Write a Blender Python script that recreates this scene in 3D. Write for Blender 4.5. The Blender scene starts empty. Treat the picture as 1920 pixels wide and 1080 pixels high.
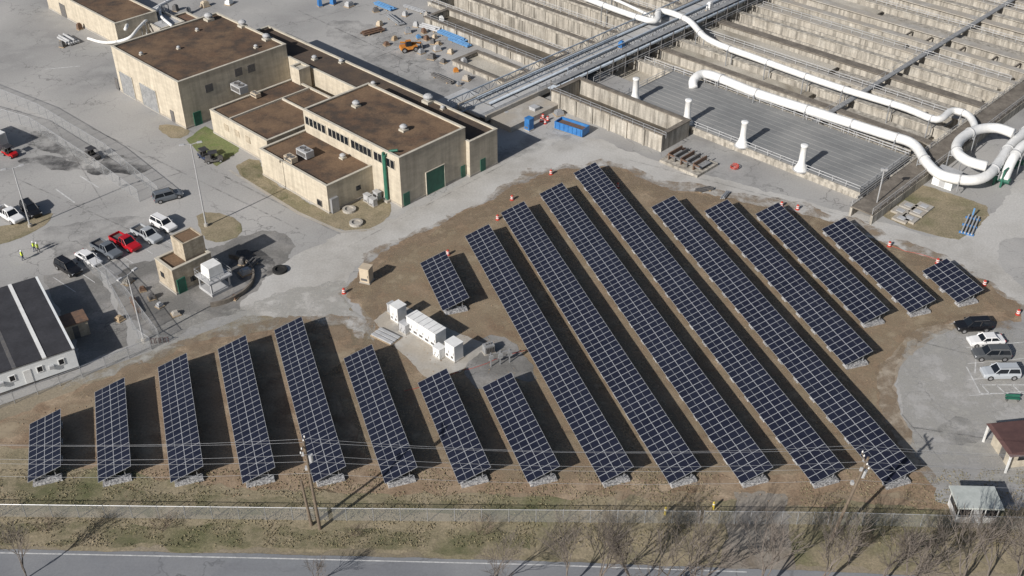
import bpy, bmesh, math, random
from mathutils import Vector, Matrix, noise
random.seed(7)
C = bpy.context.scene.collection
F=2050.0; H=92.0; TH=math.atan(1464/2050); S_=math.sin(TH); K_=math.cos(TH)
R=math.radians
def ray(px,py):
    a=(px-960)/F; b=(py-540)/F
    return Vector((a, K_-b*S_, -S_-b*K_))
def G(px,py,z=0.0):
    d=ray(px,py); t=(H-z)/(-d.z)
    return Vector((d.x*t, d.y*t, z))
PHI=R(-44); E1=Vector((math.cos(PHI),math.sin(PHI),0)); E2=Vector((-math.sin(PHI),math.cos(PHI),0))
O=G(1110,120)
def PL(u,v,z=0.0):
    p=O+E1*u+E2*v; return Vector((p.x,p.y,z))
def uv(px,py,z=0.0):
    p=G(px,py,z)-O; return (p.dot(E1),p.dot(E2))
def on_face(px,py,side,val):
    d=ray(px,py); c=Vector((0,0,H))
    n=E2 if side=='f' else E1; m=E1 if side=='f' else E2
    t=(val-(c-O).dot(n))/d.dot(n); p=c+d*t
    return ((p-O).dot(m), p.z)
# ---------------- materials
MATS={}
def mat(name,col,rough=.85,col2=None,scale=1.0,col3=None,scale3=.08,bump=0.0,metal=0.0,cracks=0.0,speck=0.0,spec=None,stretch=None,lo=.35,hi=.65,l3=.42,h3=.6,streak=0.0):
    if name in MATS: return MATS[name]
    m=bpy.data.materials.new(name); m.use_nodes=True; nt=m.node_tree; N=nt.nodes; L=nt.links
    bs=N['Principled BSDF']; bs.inputs['Roughness'].default_value=rough; bs.inputs['Metallic'].default_value=metal
    if spec is not None: bs.inputs['Specular IOR Level'].default_value=spec
    c4=lambda c:(c[0],c[1],c[2],1)
    bs.inputs['Base Color'].default_value=c4(col); m.diffuse_color=c4(col)
    if col2 is None and speck==0 and bump==0: MATS[name]=m; return m
    geo=N.new('ShaderNodeNewGeometry'); src=geo.outputs['Position']
    if stretch:
        mp=N.new('ShaderNodeMapping'); mp.inputs['Scale'].default_value=stretch[:3]
        if len(stretch)>3: mp.inputs['Rotation'].default_value=(0,0,stretch[3])
        L.new(src,mp.inputs[0]); src2=mp.outputs[0]
    else: src2=src
    def nz(s,det=6,v=None,r=.6):
        n=N.new('ShaderNodeTexNoise'); n.inputs['Scale'].default_value=s; n.inputs['Detail'].default_value=det; n.inputs['Roughness'].default_value=r
        L.new(v or src2,n.inputs['Vector']); return n.outputs['Fac']
    def ramp(f,a,b,c=0,d=1):
        r=N.new('ShaderNodeMapRange'); r.inputs[1].default_value=a; r.inputs[2].default_value=b; r.inputs[3].default_value=c; r.inputs[4].default_value=d; L.new(f,r.inputs[0]); return r.outputs[0]
    def mix(f,a,b,mode='MIX'):
        x=N.new('ShaderNodeMix'); x.data_type='RGBA'; x.blend_type=mode
        if isinstance(f,(int,float)): x.inputs[0].default_value=f
        else: L.new(f,x.inputs[0])
        for i,q in ((6,a),(7,b)):
            if isinstance(q,tuple): x.inputs[i].default_value=c4(q)
            else: L.new(q,x.inputs[i])
        return x.outputs[2]
    cur=col
    if col2: cur=mix(ramp(nz(scale,8),lo,hi),cur,col2)
    if col3: cur=mix(ramp(nz(scale3,6,src),l3,h3),cur,col3)
    if cracks:
        v=N.new('ShaderNodeTexVoronoi'); v.feature='DISTANCE_TO_EDGE'; v.inputs['Scale'].default_value=cracks
        ad=N.new('ShaderNodeVectorMath'); ad.operation='MULTIPLY_ADD'
        nn=N.new('ShaderNodeTexNoise'); nn.inputs['Scale'].default_value=.3; nn.inputs['Detail'].default_value=5; L.new(src,nn.inputs['Vector'])
        ad.inputs[1].default_value=(9,9,0); L.new(nn.outputs['Color'],ad.inputs[0]); L.new(src,ad.inputs[2])
        L.new(ad.outputs[0],v.inputs['Vector'])
        f=ramp(v.outputs['Distance'],.014,.0)
        fm=N.new('ShaderNodeMath'); fm.operation='MULTIPLY'; L.new(f,fm.inputs[0]); L.new(ramp(nz(.06,3,src),.4,.6,.1,.75),fm.inputs[1])
        cur=mix(fm.outputs[0],cur,(col[0]*.35,col[1]*.35,col[2]*.35))
    if speck:
        vm=N.new('ShaderNodeVectorMath'); vm.operation='SCALE'
        if isinstance(cur,tuple): vm.inputs[0].default_value=cur
        else: L.new(cur,vm.inputs[0])
        L.new(ramp(nz(3.5,8,src,.75),.3,.7,1-speck,1+speck),vm.inputs['Scale']); cur=vm.outputs[0]
    if streak:
        mp2=N.new('ShaderNodeMapping'); mp2.inputs['Scale'].default_value=(1.3,1.3,.12); L.new(src,mp2.inputs[0])
        vm=N.new('ShaderNodeVectorMath'); vm.operation='SCALE'; L.new(cur,vm.inputs[0])
        L.new(ramp(nz(1.0,5,mp2.outputs[0]),.35,.6,1-streak,1.08),vm.inputs['Scale']); cur=vm.outputs[0]
    if not isinstance(cur,tuple): L.new(cur,bs.inputs['Base Color'])
    if bump:
        b=N.new('ShaderNodeBump'); b.inputs['Strength'].default_value=.8; b.inputs['Distance'].default_value=bump
        L.new(nz(2.2,8,src,.7),b.inputs['Height']); L.new(b.outputs[0],bs.inputs['Normal'])
    MATS[name]=m; return m
def see_through(name,col,fac,patchy=None):
    m=bpy.data.materials.new(name); m.use_nodes=True; nt=m.node_tree; N=nt.nodes; L=nt.links
    bs=N['Principled BSDF']; bs.inputs['Base Color'].default_value=(*col,1); bs.inputs['Roughness'].default_value=.5 if not patchy else .8
    tr=N.new('ShaderNodeBsdfTransparent'); mx=N.new('ShaderNodeMixShader'); mx.inputs[0].default_value=fac
    if patchy:
        geo=N.new('ShaderNodeNewGeometry'); n=N.new('ShaderNodeTexNoise'); n.inputs['Scale'].default_value=patchy; n.inputs['Detail'].default_value=9; n.inputs['Roughness'].default_value=.7
        L.new(geo.outputs['Position'],n.inputs['Vector']); r=N.new('ShaderNodeMapRange'); r.inputs[1].default_value=.42; r.inputs[2].default_value=.64; r.inputs[4].default_value=fac
        L.new(n.outputs['Fac'],r.inputs[0]); L.new(r.outputs[0],mx.inputs[0])
    L.new(tr.outputs[0],mx.inputs[1]); L.new(bs.outputs[0],mx.inputs[2]); L.new(mx.outputs[0],N['Material Output'].inputs[0])
    return m
M=dict(
 ground=mat('dead_grass',(.23,.19,.135),.95,(.16,.14,.09),.35,(.27,.23,.17),.03,bump=.05,speck=.35),
 yard=mat('old_asphalt',(.335,.33,.32),.9,(.265,.26,.255),.18,(.40,.39,.375),.045,cracks=.12,speck=.16,bump=.01,lo=.42,hi=.6),
 yard2=mat('patched_asphalt',(.22,.215,.21),.9,(.30,.285,.265),.35,(.165,.16,.15),.14,speck=.28,cracks=.15),
 roadm=mat('gravel_road',(.45,.435,.41),.95,(.35,.335,.31),.25,(.48,.47,.45),.05,speck=.2,bump=.02),
 dirt=mat('bare_dirt',(.20,.14,.092),.97,(.37,.29,.205),.30,(.27,.195,.13),.07,speck=.35,bump=.07,lo=.42,hi=.62),
 dirt2=mat('sandy_soil',(.37,.32,.255),.97,(.26,.205,.15),.35,speck=.3,bump=.04),
 grass=mat('green_grass',(.115,.165,.045),.95,(.21,.19,.10),.5,(.15,.175,.07),.15,speck=.4,bump=.05),
 verge=mat('winter_verge',(.21,.18,.115),.95,(.30,.25,.17),.45,(.15,.145,.075),.09,speck=.42,bump=.06,l3=.5,h3=.66),
 street=mat('street_asphalt',(.21,.22,.235),.85,(.175,.18,.195),.3,(.24,.245,.255),.06,speck=.10,cracks=.07,stretch=(.2,1.5,1)),
 drive=mat('worn_drive',(.23,.205,.175),.95,(.31,.285,.25),.4,(.18,.15,.115),.2,speck=.3),
 conc=mat('concrete',(.43,.41,.375),.9,(.31,.29,.26),.5,(.37,.335,.285),.3,speck=.18),
 basin=mat('stained_concrete',(.48,.45,.395),.92,(.31,.28,.235),.4,(.41,.38,.33),.1,speck=.22,streak=.5),
 basfloor=mat('basin_floor',(.43,.40,.335),.9,(.24,.21,.165),.3,(.49,.455,.39),.06,speck=.25,stretch=(1,.22,1,R(44))),
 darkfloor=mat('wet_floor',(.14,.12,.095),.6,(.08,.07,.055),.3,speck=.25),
 walk=mat('dark_walkway',(.125,.108,.09),.9,(.21,.185,.155),.6,speck=.3),
 grating=mat('steel_grating',(.20,.205,.21),.7,(.30,.305,.31),1.5,speck=.3),
 deck=mat('grey_deck',(.215,.22,.22),.9,(.18,.183,.185),.25,(.265,.265,.26),.08,speck=.10),
 lgrey=mat('light_grey',(.46,.465,.475),.6,(.36,.365,.37),.7,speck=.12),
 bsteel=mat('blue_grey_steel',(.37,.42,.48),.5,(.28,.32,.37),1.5,speck=.1),
 bridgec=mat('bridge_deck',(.48,.485,.49),.8,(.37,.375,.38),.5,(.42,.415,.40),.2,speck=.18),
 brick=mat('tan_brick',(.53,.475,.38),.9,(.44,.39,.31),.45,speck=.10,stretch=(1,1,3),streak=.14),
 brick2=mat('tan_block',(.47,.41,.32),.9,(.35,.295,.22),1.3,speck=.15,stretch=(1,1,2),streak=.2),
 coping=mat('cream_coping',(.56,.52,.44),.8,(.44,.41,.345),.8,speck=.08),
 roofb=mat('rusty_roof',(.12,.073,.045),.95,(.063,.046,.035),.35,(.175,.112,.067),.16,speck=.35,bump=.03,lo=.4,hi=.6),
 roofd=mat('dark_roof',(.06,.046,.038),.95,(.105,.073,.05),.3,speck=.3),
 black=mat('black_roof',(.028,.028,.033),.8,(.045,.045,.052),.5,speck=.25),
 white=mat('white_paint',(.80,.80,.79),.5,(.68,.68,.665),.9,speck=.04),
 siding=mat('white_siding',(.80,.82,.82),.6,(.72,.74,.75),.6,speck=.04),
 greyroof=mat('grey_green_roof',(.48,.51,.49),.7,(.38,.41,.39),.8,speck=.1),
 green=mat('green_paint',(.03,.15,.10),.5,(.02,.10,.07),1),
 glass=mat('dark_glass',(.012,.015,.02),.12),
 steel=mat('galvanised_steel',(.42,.43,.45),.45,(.33,.34,.35),2,metal=.4),
 dsteel=mat('dark_steel',(.10,.10,.105),.6,(.15,.14,.13),2,speck=.2),
 cell=mat('solar_cell',(.0125,.0145,.027),.3,(.016,.0185,.033),.2,spec=.32),
 alu=mat('panel_frame',(.40,.415,.44),.45),
 gravel=mat('ballast_rock',(.42,.42,.42),.95,(.16,.16,.17),5,speck=.5,bump=.1,lo=.45,hi=.55),
 wood=mat('pole_wood',(.13,.10,.075),.9,(.20,.16,.12),2,speck=.2,stretch=(4,4,.4)),
 bark=mat('grey_bark',(.13,.112,.10),.95,(.18,.155,.135),2),
 twig=mat('brown_twig',(.18,.14,.11),.95,(.13,.10,.08),2),
 rubber=mat('tyre_rubber',(.018,.018,.018),.9),
 rim=mat('wheel_rim',(.45,.45,.46),.35,metal=.6),
 lampw=mat('headlight_lens',(.75,.76,.78),.15), lampr=mat('tail_light_lens',(.35,.01,.01),.2),
 orange=mat('safety_orange',(.52,.06,.035),.6,(.42,.05,.035),2), blue=mat('blue_paint',(.03,.14,.38),.5,(.05,.20,.46),1),
 bluec=mat('blue_pipe_plastic',(.09,.22,.42),.5,(.12,.27,.48),1),
 machine=mat('machine_orange',(.62,.25,.04),.5,(.4,.15,.03),2),
 rust=mat('rusty_metal',(.19,.11,.07),.8,(.12,.08,.06),1.5,speck=.3), maroon=mat('maroon_roof',(.105,.055,.05),.8,(.08,.042,.04),.8,speck=.15),
 beige=mat('beige_cabinet',(.55,.47,.36),.6,(.48,.40,.30),1), tan=mat('tan_wood',(.42,.33,.22),.8,(.3,.22,.14),3),
 mark=mat('road_paint',(.64,.64,.63),.8,(.40,.40,.395),1.6,speck=.2), yellow=mat('yellow_paint',(.65,.5,.06),.6,(.4,.32,.08),2), hiviz=mat('hi_vis_fabric',(.65,.80,.03),.8),
 denim=mat('denim',(.03,.045,.09),.9), skin=mat('skin',(.45,.27,.19),.6), red=mat('red_paint',(.42,.012,.015),.3),
 straw=mat('straw_blades',(.28,.235,.155),.9,(.19,.17,.095),.25),
 chain=see_through('chain_link',(.45,.46,.47),.20),
 stain=see_through('wet_stain',(.055,.055,.058),.85,.14),
 strawpatch=see_through('thin_dead_grass',(.39,.32,.225),.8,.2),
 strawfine=see_through('fine_dead_grass',(.33,.26,.175),.6,.6),
 tar=see_through('tar_patch',(.16,.16,.16),.3,.25),
 seam=see_through('tar_seam',(.12,.12,.12),.4,.5),
 pale=see_through('pale_dust',(.43,.42,.39),.85,.3),
 soilfilm=see_through('washed_soil',(.28,.215,.15),.8,.35),
 greenfilm=see_through('sprouting_grass',(.13,.145,.065),.5,.25),
)
# ---------------- mesh builder
class MB:
    def __init__(s): s.v=[]; s.f=[]; s.m=[]; s.X=Matrix.Identity(4); s.mi=0
    def av(s,p): s.v.append(tuple(s.X@Vector(p))); return len(s.v)-1
    def face(s,ids): s.f.append(ids); s.m.append(s.mi)
    def quad(s,*ps): s.face([s.av(p) for p in ps])
    def hexa(s,b,t):
        n=len(b); bi=[s.av(p) for p in b]; ti=[s.av(p) for p in t]
        s.face(bi[::-1]); s.face(ti)
        for i in range(n): j=(i+1)%n; s.face([bi[i],bi[j],ti[j],ti[i]])
    def box(s,x0,x1,y0,y1,z0,z1,tx=0,ty=0):
        s.hexa([(x0,y0,z0),(x1,y0,z0),(x1,y1,z0),(x0,y1,z0)],[(x0+tx,y0+ty,z1),(x1-tx,y0+ty,z1),(x1-tx,y1-ty,z1),(x0+tx,y1-ty,z1)])
    def ring(s,x0,x1,y0,y1,z0,z1,t):
        o=[(x0,y0),(x1,y0),(x1,y1),(x0,y1)]; i=[(x0+t,y0+t),(x1-t,y0+t),(x1-t,y1-t),(x0+t,y1-t)]
        for a in range(4):
            b=(a+1)%4
            s.quad((*o[a],z0),(*o[b],z0),(*o[b],z1),(*o[a],z1)); s.quad((*i[b],z0),(*i[a],z0),(*i[a],z1),(*i[b],z1))
            s.quad((*o[a],z1),(*o[b],z1),(*i[b],z1),(*i[a],z1)); s.quad((*i[a],z0),(*i[b],z0),(*o[b],z0),(*o[a],z0))
    def tube(s,pts,r,n=6,cap=True):
        pts=[Vector(p) for p in pts]; rs=r if isinstance(r,(list,tuple)) else [r]*len(pts); prev=None
        for k,p in enumerate(pts):
            d=(pts[min(k+1,len(pts)-1)]-pts[max(k-1,0)])
            if d.length<1e-6: d=Vector((0,0,1))
            d.normalize(); a=Vector((0,0,1)) if abs(d.z)<.9 else Vector((0,1,0))
            x=d.cross(a).normalized(); y=x.cross(d).normalized()
            cur=[s.av(p+(x*math.cos(2*math.pi*i/n)+y*math.sin(2*math.pi*i/n))*rs[k]) for i in range(n)]
            if prev:
                for i in range(n): j=(i+1)%n; s.face([prev[i],prev[j],cur[j],cur[i]])
            elif cap: s.face(cur[::-1])
            prev=cur
        if cap: s.face(prev)
    def lathe(s,prof,n=12,c=(0,0,0)):
        prev=None
        for (r,z) in prof:
            cur=[s.av((c[0]+r*math.cos(2*math.pi*i/n),c[1]+r*math.sin(2*math.pi*i/n),c[2]+z)) for i in range(n)]
            if prev:
                for i in range(n): j=(i+1)%n; s.face([prev[i],prev[j],cur[j],cur[i]])
            prev=cur
        s.face(prev)
    def loft(s,secs,cap=True):
        prev=None
        for sec in secs:
            cur=[s.av(p) for p in sec]; n=len(cur)
            if prev:
                for i in range(n): j=(i+1)%n; s.face([prev[i],prev[j],cur[j],cur[i]])
            elif cap: s.face(cur[::-1])
            prev=cur
        if cap: s.face(prev)
    def build(s,name,m,parent=None,loc=None,rz=None,smooth=False):
        me=bpy.data.meshes.new(name); me.from_pydata(s.v,[],s.f)
        for mm in (m if isinstance(m,(list,tuple)) else [m]): me.materials.append(mm if not isinstance(mm,str) else M[mm])
        me.polygons.foreach_set('material_index',s.m)
        if smooth: me.polygons.foreach_set('use_smooth',[True]*len(s.f))
        me.update()
        bm=bmesh.new(); bm.from_mesh(me); bmesh.ops.recalc_face_normals(bm,faces=bm.faces); bm.to_mesh(me); bm.free()
        o=bpy.data.objects.new(name,me); C.objects.link(o)
        if parent: o.parent=parent
        if loc is not None: o.location=loc
        if rz is not None: o.rotation_euler=(0,0,rz)
        return o
def BX(name,m,parent,*b):
    mb=MB()
    for q in b: mb.box(*q)
    return mb.build(name,m,parent)
def tag(o,label,cat,group=None,kind=None):
    o['label']=label; o['category']=cat
    if group: o['group']=group
    if kind: o['kind']=kind
    return o
def T(name,label,cat,loc,rz=0,group=None):
    o=bpy.data.objects.new(name,None); C.objects.link(o); o.location=loc; o.rotation_euler=(0,0,rz); o.empty_display_size=.3
    return tag(o,label,cat,group)
def dup(o,loc=None,rz=None,label=None,group=None,parent=None):
    c=o.copy(); C.objects.link(c)
    if parent is not None: c.parent=parent
    if loc is not None: c.location=loc
    if rz is not None: c.rotation_euler=(0,0,rz)
    if label: c['label']=label
    if group: c['group']=group
    for ch in list(o.children): dup(ch,parent=c)
    return c
def struct(o,label=None,cat=None):
    o['kind']='structure'; o['label']=label or o.name; o['category']=cat or 'ground'; return o
def chaikin(p,k=2):
    for _ in range(k):
        q=[]
        for i in range(len(p)):
            a=p[i]; b=p[(i+1)%len(p)]; q+= [a*.75+b*.25, a*.25+b*.75]
        p=q
    return p
def sheet(name,pts,z,m,jit=0.0,smooth=0,label=None,cat='ground',step=.6):
    w=[p if isinstance(p,Vector) else G(*p) for p in pts]
    if smooth: w=chaikin(w,smooth)
    if jit:
        q=[]
        for i in range(len(w)):
            a=w[i]; b=w[(i+1)%len(w)]; n=max(1,int((b-a).length/step))
            for k in range(n): q.append(a.lerp(b,k/n))
        w=[p+noise.noise_vector(Vector((p.x,p.y,z*100))*.25)*jit+noise.noise_vector(Vector((p.x,p.y,z*50))*1.1)*jit*.5 for p in q]
    mb=MB(); mb.face([mb.av((p.x,p.y,z)) for p in w])
    return struct(mb.build(name,m),label or name.replace('_',' '),cat)
# ---------------- ground
mb=MB(); hu0,hu1,hv0,hv1=-47,67,-1,112; B=3000
hi=[(hu0,hv0),(hu1,hv0),(hu1,hv1),(hu0,hv1)]; ho=[(-B,-B),(B,-B),(B,B),(-B,B)]
for a in range(4):
    b=(a+1)%4; mb.quad(PL(*ho[a]),PL(*ho[b]),PL(*hi[b]),PL(*hi[a]))
struct(mb.build('ground','ground'),'brown winter ground spreading to the horizon')
sheet('paved_yard',[(-500,800),(0,760),(420,610),(620,520),(700,640),(1000,620),(1300,420),(1700,600),(1660,700),(1700,860),(1760,960),(2300,1000),(2300,300),PL(67,120),PL(67,-1),PL(-47,-1),PL(-47,120),(-600,-200)],.008,'yard',label='grey asphalt yard between the plant buildings',cat='pavement')
sheet('dirt_field',[(-300,870),(0,795),(150,722),(290,672),(400,638),(470,625),(530,612),(600,602),(640,620),(690,650),(712,640),(690,590),(650,560),(660,520),(700,488),(760,450),(850,408),(930,366),(1000,330),(1060,314),(1150,314),(1250,354),(1380,370),(1520,394),(1650,447),(1760,487),(1870,537),(1925,587),(1900,606),(1790,600),(1720,625),(1665,670),(1643,715),(1660,790),(1700,850),(1740,900),(1760,950),(2300,985),(2300,1010),(1000,965),(-300,945)],.016,'dirt',jit=1.3,smooth=1,label='bare brown dirt under the solar rows')
LOWP=[(-300,810),(0,795),(290,675),(560,620),(640,630),(700,660),(640,700),(300,720),(0,830),(60,880),(600,925),(1700,925),(1740,940),(1200,950),(0,900),(-300,890)]
HIGHP=[(660,530),(850,410),(1000,335),(1150,318),(1250,356),(1520,396),(1760,490),(1900,585),(1780,598),(1660,680),(1640,740),(1700,880),(1000,900),(700,860),(600,700),(700,640)]
sheet('dry_patches',LOWP,.019,'strawpatch',jit=1.2,label='thin straw coloured dead grass over the lower dirt')
sheet('dry_patches',HIGHP,.019,'strawpatch',jit=1.2,label='thin straw coloured dead grass between the long rows')
sheet('fine_straw',HIGHP,.0225,'strawfine',jit=1.2,label='fine dead grass scattered over the dirt field')
sheet('gravel_road',[(430,590),(520,500),(640,440),(760,400),(870,345),(960,290),(1040,255),(1130,262),(1230,300),(1400,350),(1580,395),(1640,408),(1780,455),(1860,400),(1925,330),(2050,300),(2050,470),(1900,440),(1850,480),(1925,545),(2000,600),(1925,590),(1860,538),(1760,488),(1640,445),(1500,400),(1370,372),(1250,350),(1180,318),(1080,308),(1010,322),(930,362),(860,400),(780,440),(700,480),(650,515),(640,560),(690,610),(680,640),(620,600),(540,600)],.024,'roadm',jit=1.1,smooth=1,label='pale gravel road curving above the solar rows',cat='road')
sheet('gravel_apron',[(240,650),(330,590),(480,570),(560,540),(660,520),(650,570),(700,610),(695,640),(620,606),(520,612),(400,640),(290,672),(150,722),(100,735)],.026,'pale',jit=1.4,smooth=1,label='grey gravel apron between yard and solar rows')
sheet('washed_edge',[(140,735),(290,660),(430,615),(600,585),(700,600),(650,540),(700,470),(860,395),(1000,318),(1140,300),(1250,340),(1520,384),(1760,474),(1930,580),(1905,600),(1740,510),(1500,415),(1240,375),(1130,335),(1020,350),(860,430),(720,510),(700,560),(740,640),(700,680),(600,625),(430,650),(290,695),(160,750)],.0285,'soilfilm',jit=1.6,label='soil and dust washed over the gravel edge')
sheet('washed_edge',[(1905,600),(1790,592),(1700,622),(1640,700),(1640,740),(1700,870),(1740,920),(1760,900),(1690,790),(1670,720),(1710,650),(1790,612),(1900,612)],.0285,'soilfilm',jit=1.2,label='soil washed over the edge of the right car park')
sheet('car_park_dust',[(1700,640),(1790,612),(1925,612),(1925,900),(1760,930),(1700,800),(1680,720)],.0265,'pale',jit=1.2,label='pale sandy dust over the right car park',cat='pavement')
sheet('sandy_bank',[(700,500),(790,455),(900,400),(1000,345),(1080,330),(1060,345),(960,390),(860,430),(830,480),(760,560),(700,570),(650,550)],.020,'strawpatch',jit=1.2,smooth=2,label='light trampled soil along the gravel road')
sheet('gravel_strip',[(1640,720),(1655,668),(1715,622),(1790,602),(1800,612),(1735,640),(1690,690),(1672,730),(1700,800),(1740,880),(1720,880),(1670,810)],.022,'dirt2',jit=.7,smooth=1,label='pale sandy edge of the right car park')
sheet('grass_patch',[(348,262),(385,238),(452,270),(446,285),(408,312),(370,285)],.030,'grass',jit=.4,label='green lawn beside the yard building',cat='grass')
sheet('lawn_strip',[(430,320),(480,290),(500,335),(610,400),(700,365),(745,388),(700,430),(640,435),(560,400)],.030,'verge',jit=.5,smooth=1,label='worn lawn in front of the low wing',cat='grass')
sheet('green_lawn',[(440,318),(482,293),(500,335),(545,370),(520,378)],.033,'greenfilm',jit=.4,smooth=1,label='greener part of the worn lawn',cat='grass')
sheet('lawn_kerb',[(428,320),(432,318),(562,398),(641,433),(702,428),(703,431),(640,437),(558,402)],.036,'conc',label='concrete kerb line round the worn lawn',cat='kerb')
sheet('brick_path',[(452,270),(470,262),(500,285),(482,292)],.034,'rust',jit=.2,label='reddish brick path beside the green lawn',cat='path')
sheet('grass_plot',[(1640,395),(1700,340),(1790,365),(1868,392),(1820,440),(1790,452),(1700,425)],.031,'verge',jit=.5,smooth=1,label='grass plot with concrete slabs by the pipes',cat='grass')
sheet('grass_island',[(0,425),(60,412),(105,395),(92,418),(60,437),(0,460),(-60,470),(-60,440)],.031,'verge',jit=.3,smooth=1,label='grass island around the left lamp post',cat='grass')
sheet('grass_island',[(372,398),(430,400),(458,428),(440,450),(395,455),(370,430)],.031,'verge',jit=.5,smooth=1,label='worn grass island around the tall lamp post',cat='grass')
sheet('grass_island',[(300,232),(345,238),(360,250),(330,262),(298,245)],.031,'verge',jit=.4,smooth=1,label='small worn grass corner beside the workshop',cat='grass')
sheet('verge_grass',[(-300,845),(0,838),(110,870),(330,905),(560,922),(900,930),(1300,940),(1600,948),(2300,960),(2300,1085),(1300,1060),(700,1038),(-300,1024)],.026,'verge',jit=1.3,label='winter grass verge along the fence',cat='grass')
sheet('green_turf',[(-300,925),(20,890),(180,905),(330,930),(1000,945),(1000,965),(600,962),(220,962),(0,962),(-300,962)],.029,'greenfilm',jit=.9,smooth=1,label='greener turf at the lower left fence',cat='grass')
sheet('green_turf',[(-200,985),(0,978),(400,985),(1000,995),(1000,1040),(600,1030),(150,1022),(0,1018),(-200,1015)],.029,'greenfilm',jit=.8,smooth=1,label='green turf between fence and street',cat='grass')
sheet('street',[(-900,1022),(0,1030),(500,1040),(1000,1052),(1400,1066),(2100,1095),(2900,1140),(2900,1260),(2100,1200),(1000,1145),(0,1118),(-900,1110)],.034,'street',jit=.15,label='asphalt street along the bottom edge',cat='road')
sheet('entrance_drive',[(1372,925),(1470,925),(1482,980),(1495,1072),(1350,1066),(1362,985)],.031,'drive',jit=1.2,label='worn gravel drive through the fence gate',cat='road')
def line(name,a,b,w,z,m='mark',label=None):
    a=G(*a) if not isinstance(a,Vector) else a; b=G(*b) if not isinstance(b,Vector) else b
    d=(b-a).normalized(); n=Vector((-d.y,d.x,0))*w/2
    mb=MB(); mb.quad(*[(p.x,p.y,z) for p in (a-n,b-n,b+n,a+n)]); return struct(mb.build(name,m),label or 'painted line','marking')
sheet('edge_line',[(-300,1033),(0,1036),(500,1046),(1000,1058),(1400,1072),(1400,1074),(1000,1060),(500,1048),(0,1038),(-300,1035)],.042,'mark',label='white edge line of the street',cat='marking')
sheet('equipment_pad',[(700,600),(745,570),(915,650),(860,700),(800,712),(745,655)],.038,'conc',jit=.5,label='concrete pad under the white cabinets',cat='pavement')
sheet('gravel_pad',[(860,690),(905,630),(960,630),(990,680),(1010,720),(940,700),(900,740)],.036,'yard2',jit=.7,smooth=1,label='crushed gravel pad around the grey frame')
sheet('dark_patch',[(380,470),(470,430),(560,440),(540,520),(480,570),(390,600),(300,640),(250,600),(200,520),(260,490)],.018,'yard2',jit=1.4,smooth=1,label='rough dark ground around the pump house',cat='pavement')
sheet('dark_patch',[(80,520),(180,500),(240,610),(230,650),(150,690),(140,640)],.019,'yard2',jit=.8,label='dark asphalt beside the trailer block',cat='pavement')
for pts,l in (([(30,300),(60,292),(120,300),(180,312),(210,318),(200,328),(130,322),(60,308)],'long wet streak across the left yard'),([(180,300),(230,290),(295,296),(290,314),(230,330),(190,322)],'broad wet stain right of the cart'),([(20,230),(90,250),(180,300),(160,310),(60,275)],'wet streak along the yard fence'),([(70,430),(150,420),(240,400),(330,420),(260,450),(120,500),(90,480)],'darker lane behind the slanted vehicles'),([(620,30),(760,60),(860,150),(800,200),(700,120),(600,60)],'stain in the cluttered yard'),([(860,330),(960,250),(1100,250),(960,300)],'stain on the road by the tall building'),([(440,470),(500,465),(520,500),(470,550),(430,520)],'wet stain right of the pump house'),([(1740,790),(1800,780),(1850,830),(1800,850)],'stain in the right car park')):
    sheet('stain',pts,.0275,'stain' if 'wet' in l else 'tar',jit=1.4,smooth=2,label=l,cat='stain')
for i,(a,b,w) in enumerate((((160,235),(560,430),.3),((420,330),(640,440),.3),((20,330),(330,470),.25),((560,20),(880,170),.3),((250,350),(420,300),.25),((640,470),(980,290),.2),((1180,300),(1640,420),.25),((1720,640),(1920,690),.2),((1700,800),(1900,830),.25),((200,390),(100,230),.2),((490,60),(720,0),.25),((700,110),(870,40),.25))):
    line('tar_seam',a,b,w,.0315,'seam','dark tar seam in the paving')
for i in range(4): line('parking_stripe',(1812+i*2,652+i*30),(1935,640+i*31),.12,.030,label='white parking stripe in the right car park')
for a,b in (((1812,688),(1838,738)),((1838,738),(1925,738)),((1838,722),(1925,722)),((1855,738),(1840,722)),((1885,738),(1868,722)),((1915,738),(1898,722)),((1828,700),(1830,670))):
    line('hatch_marking',a,b,.18,.034,label='white hatched marking below the silver car')
for i in range(6): line('parking_stripe',(100+i*36,520-i*18),(142+i*36,548-i*18),.12,.030,label='white parking stripe in the left yard')
for a,b in (((85,130),(150,124)),((105,355),(140,380)),((150,330),(185,352))): line('yard_marking',a,b,.25,.030,label='faded white marking in the yard')
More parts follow.
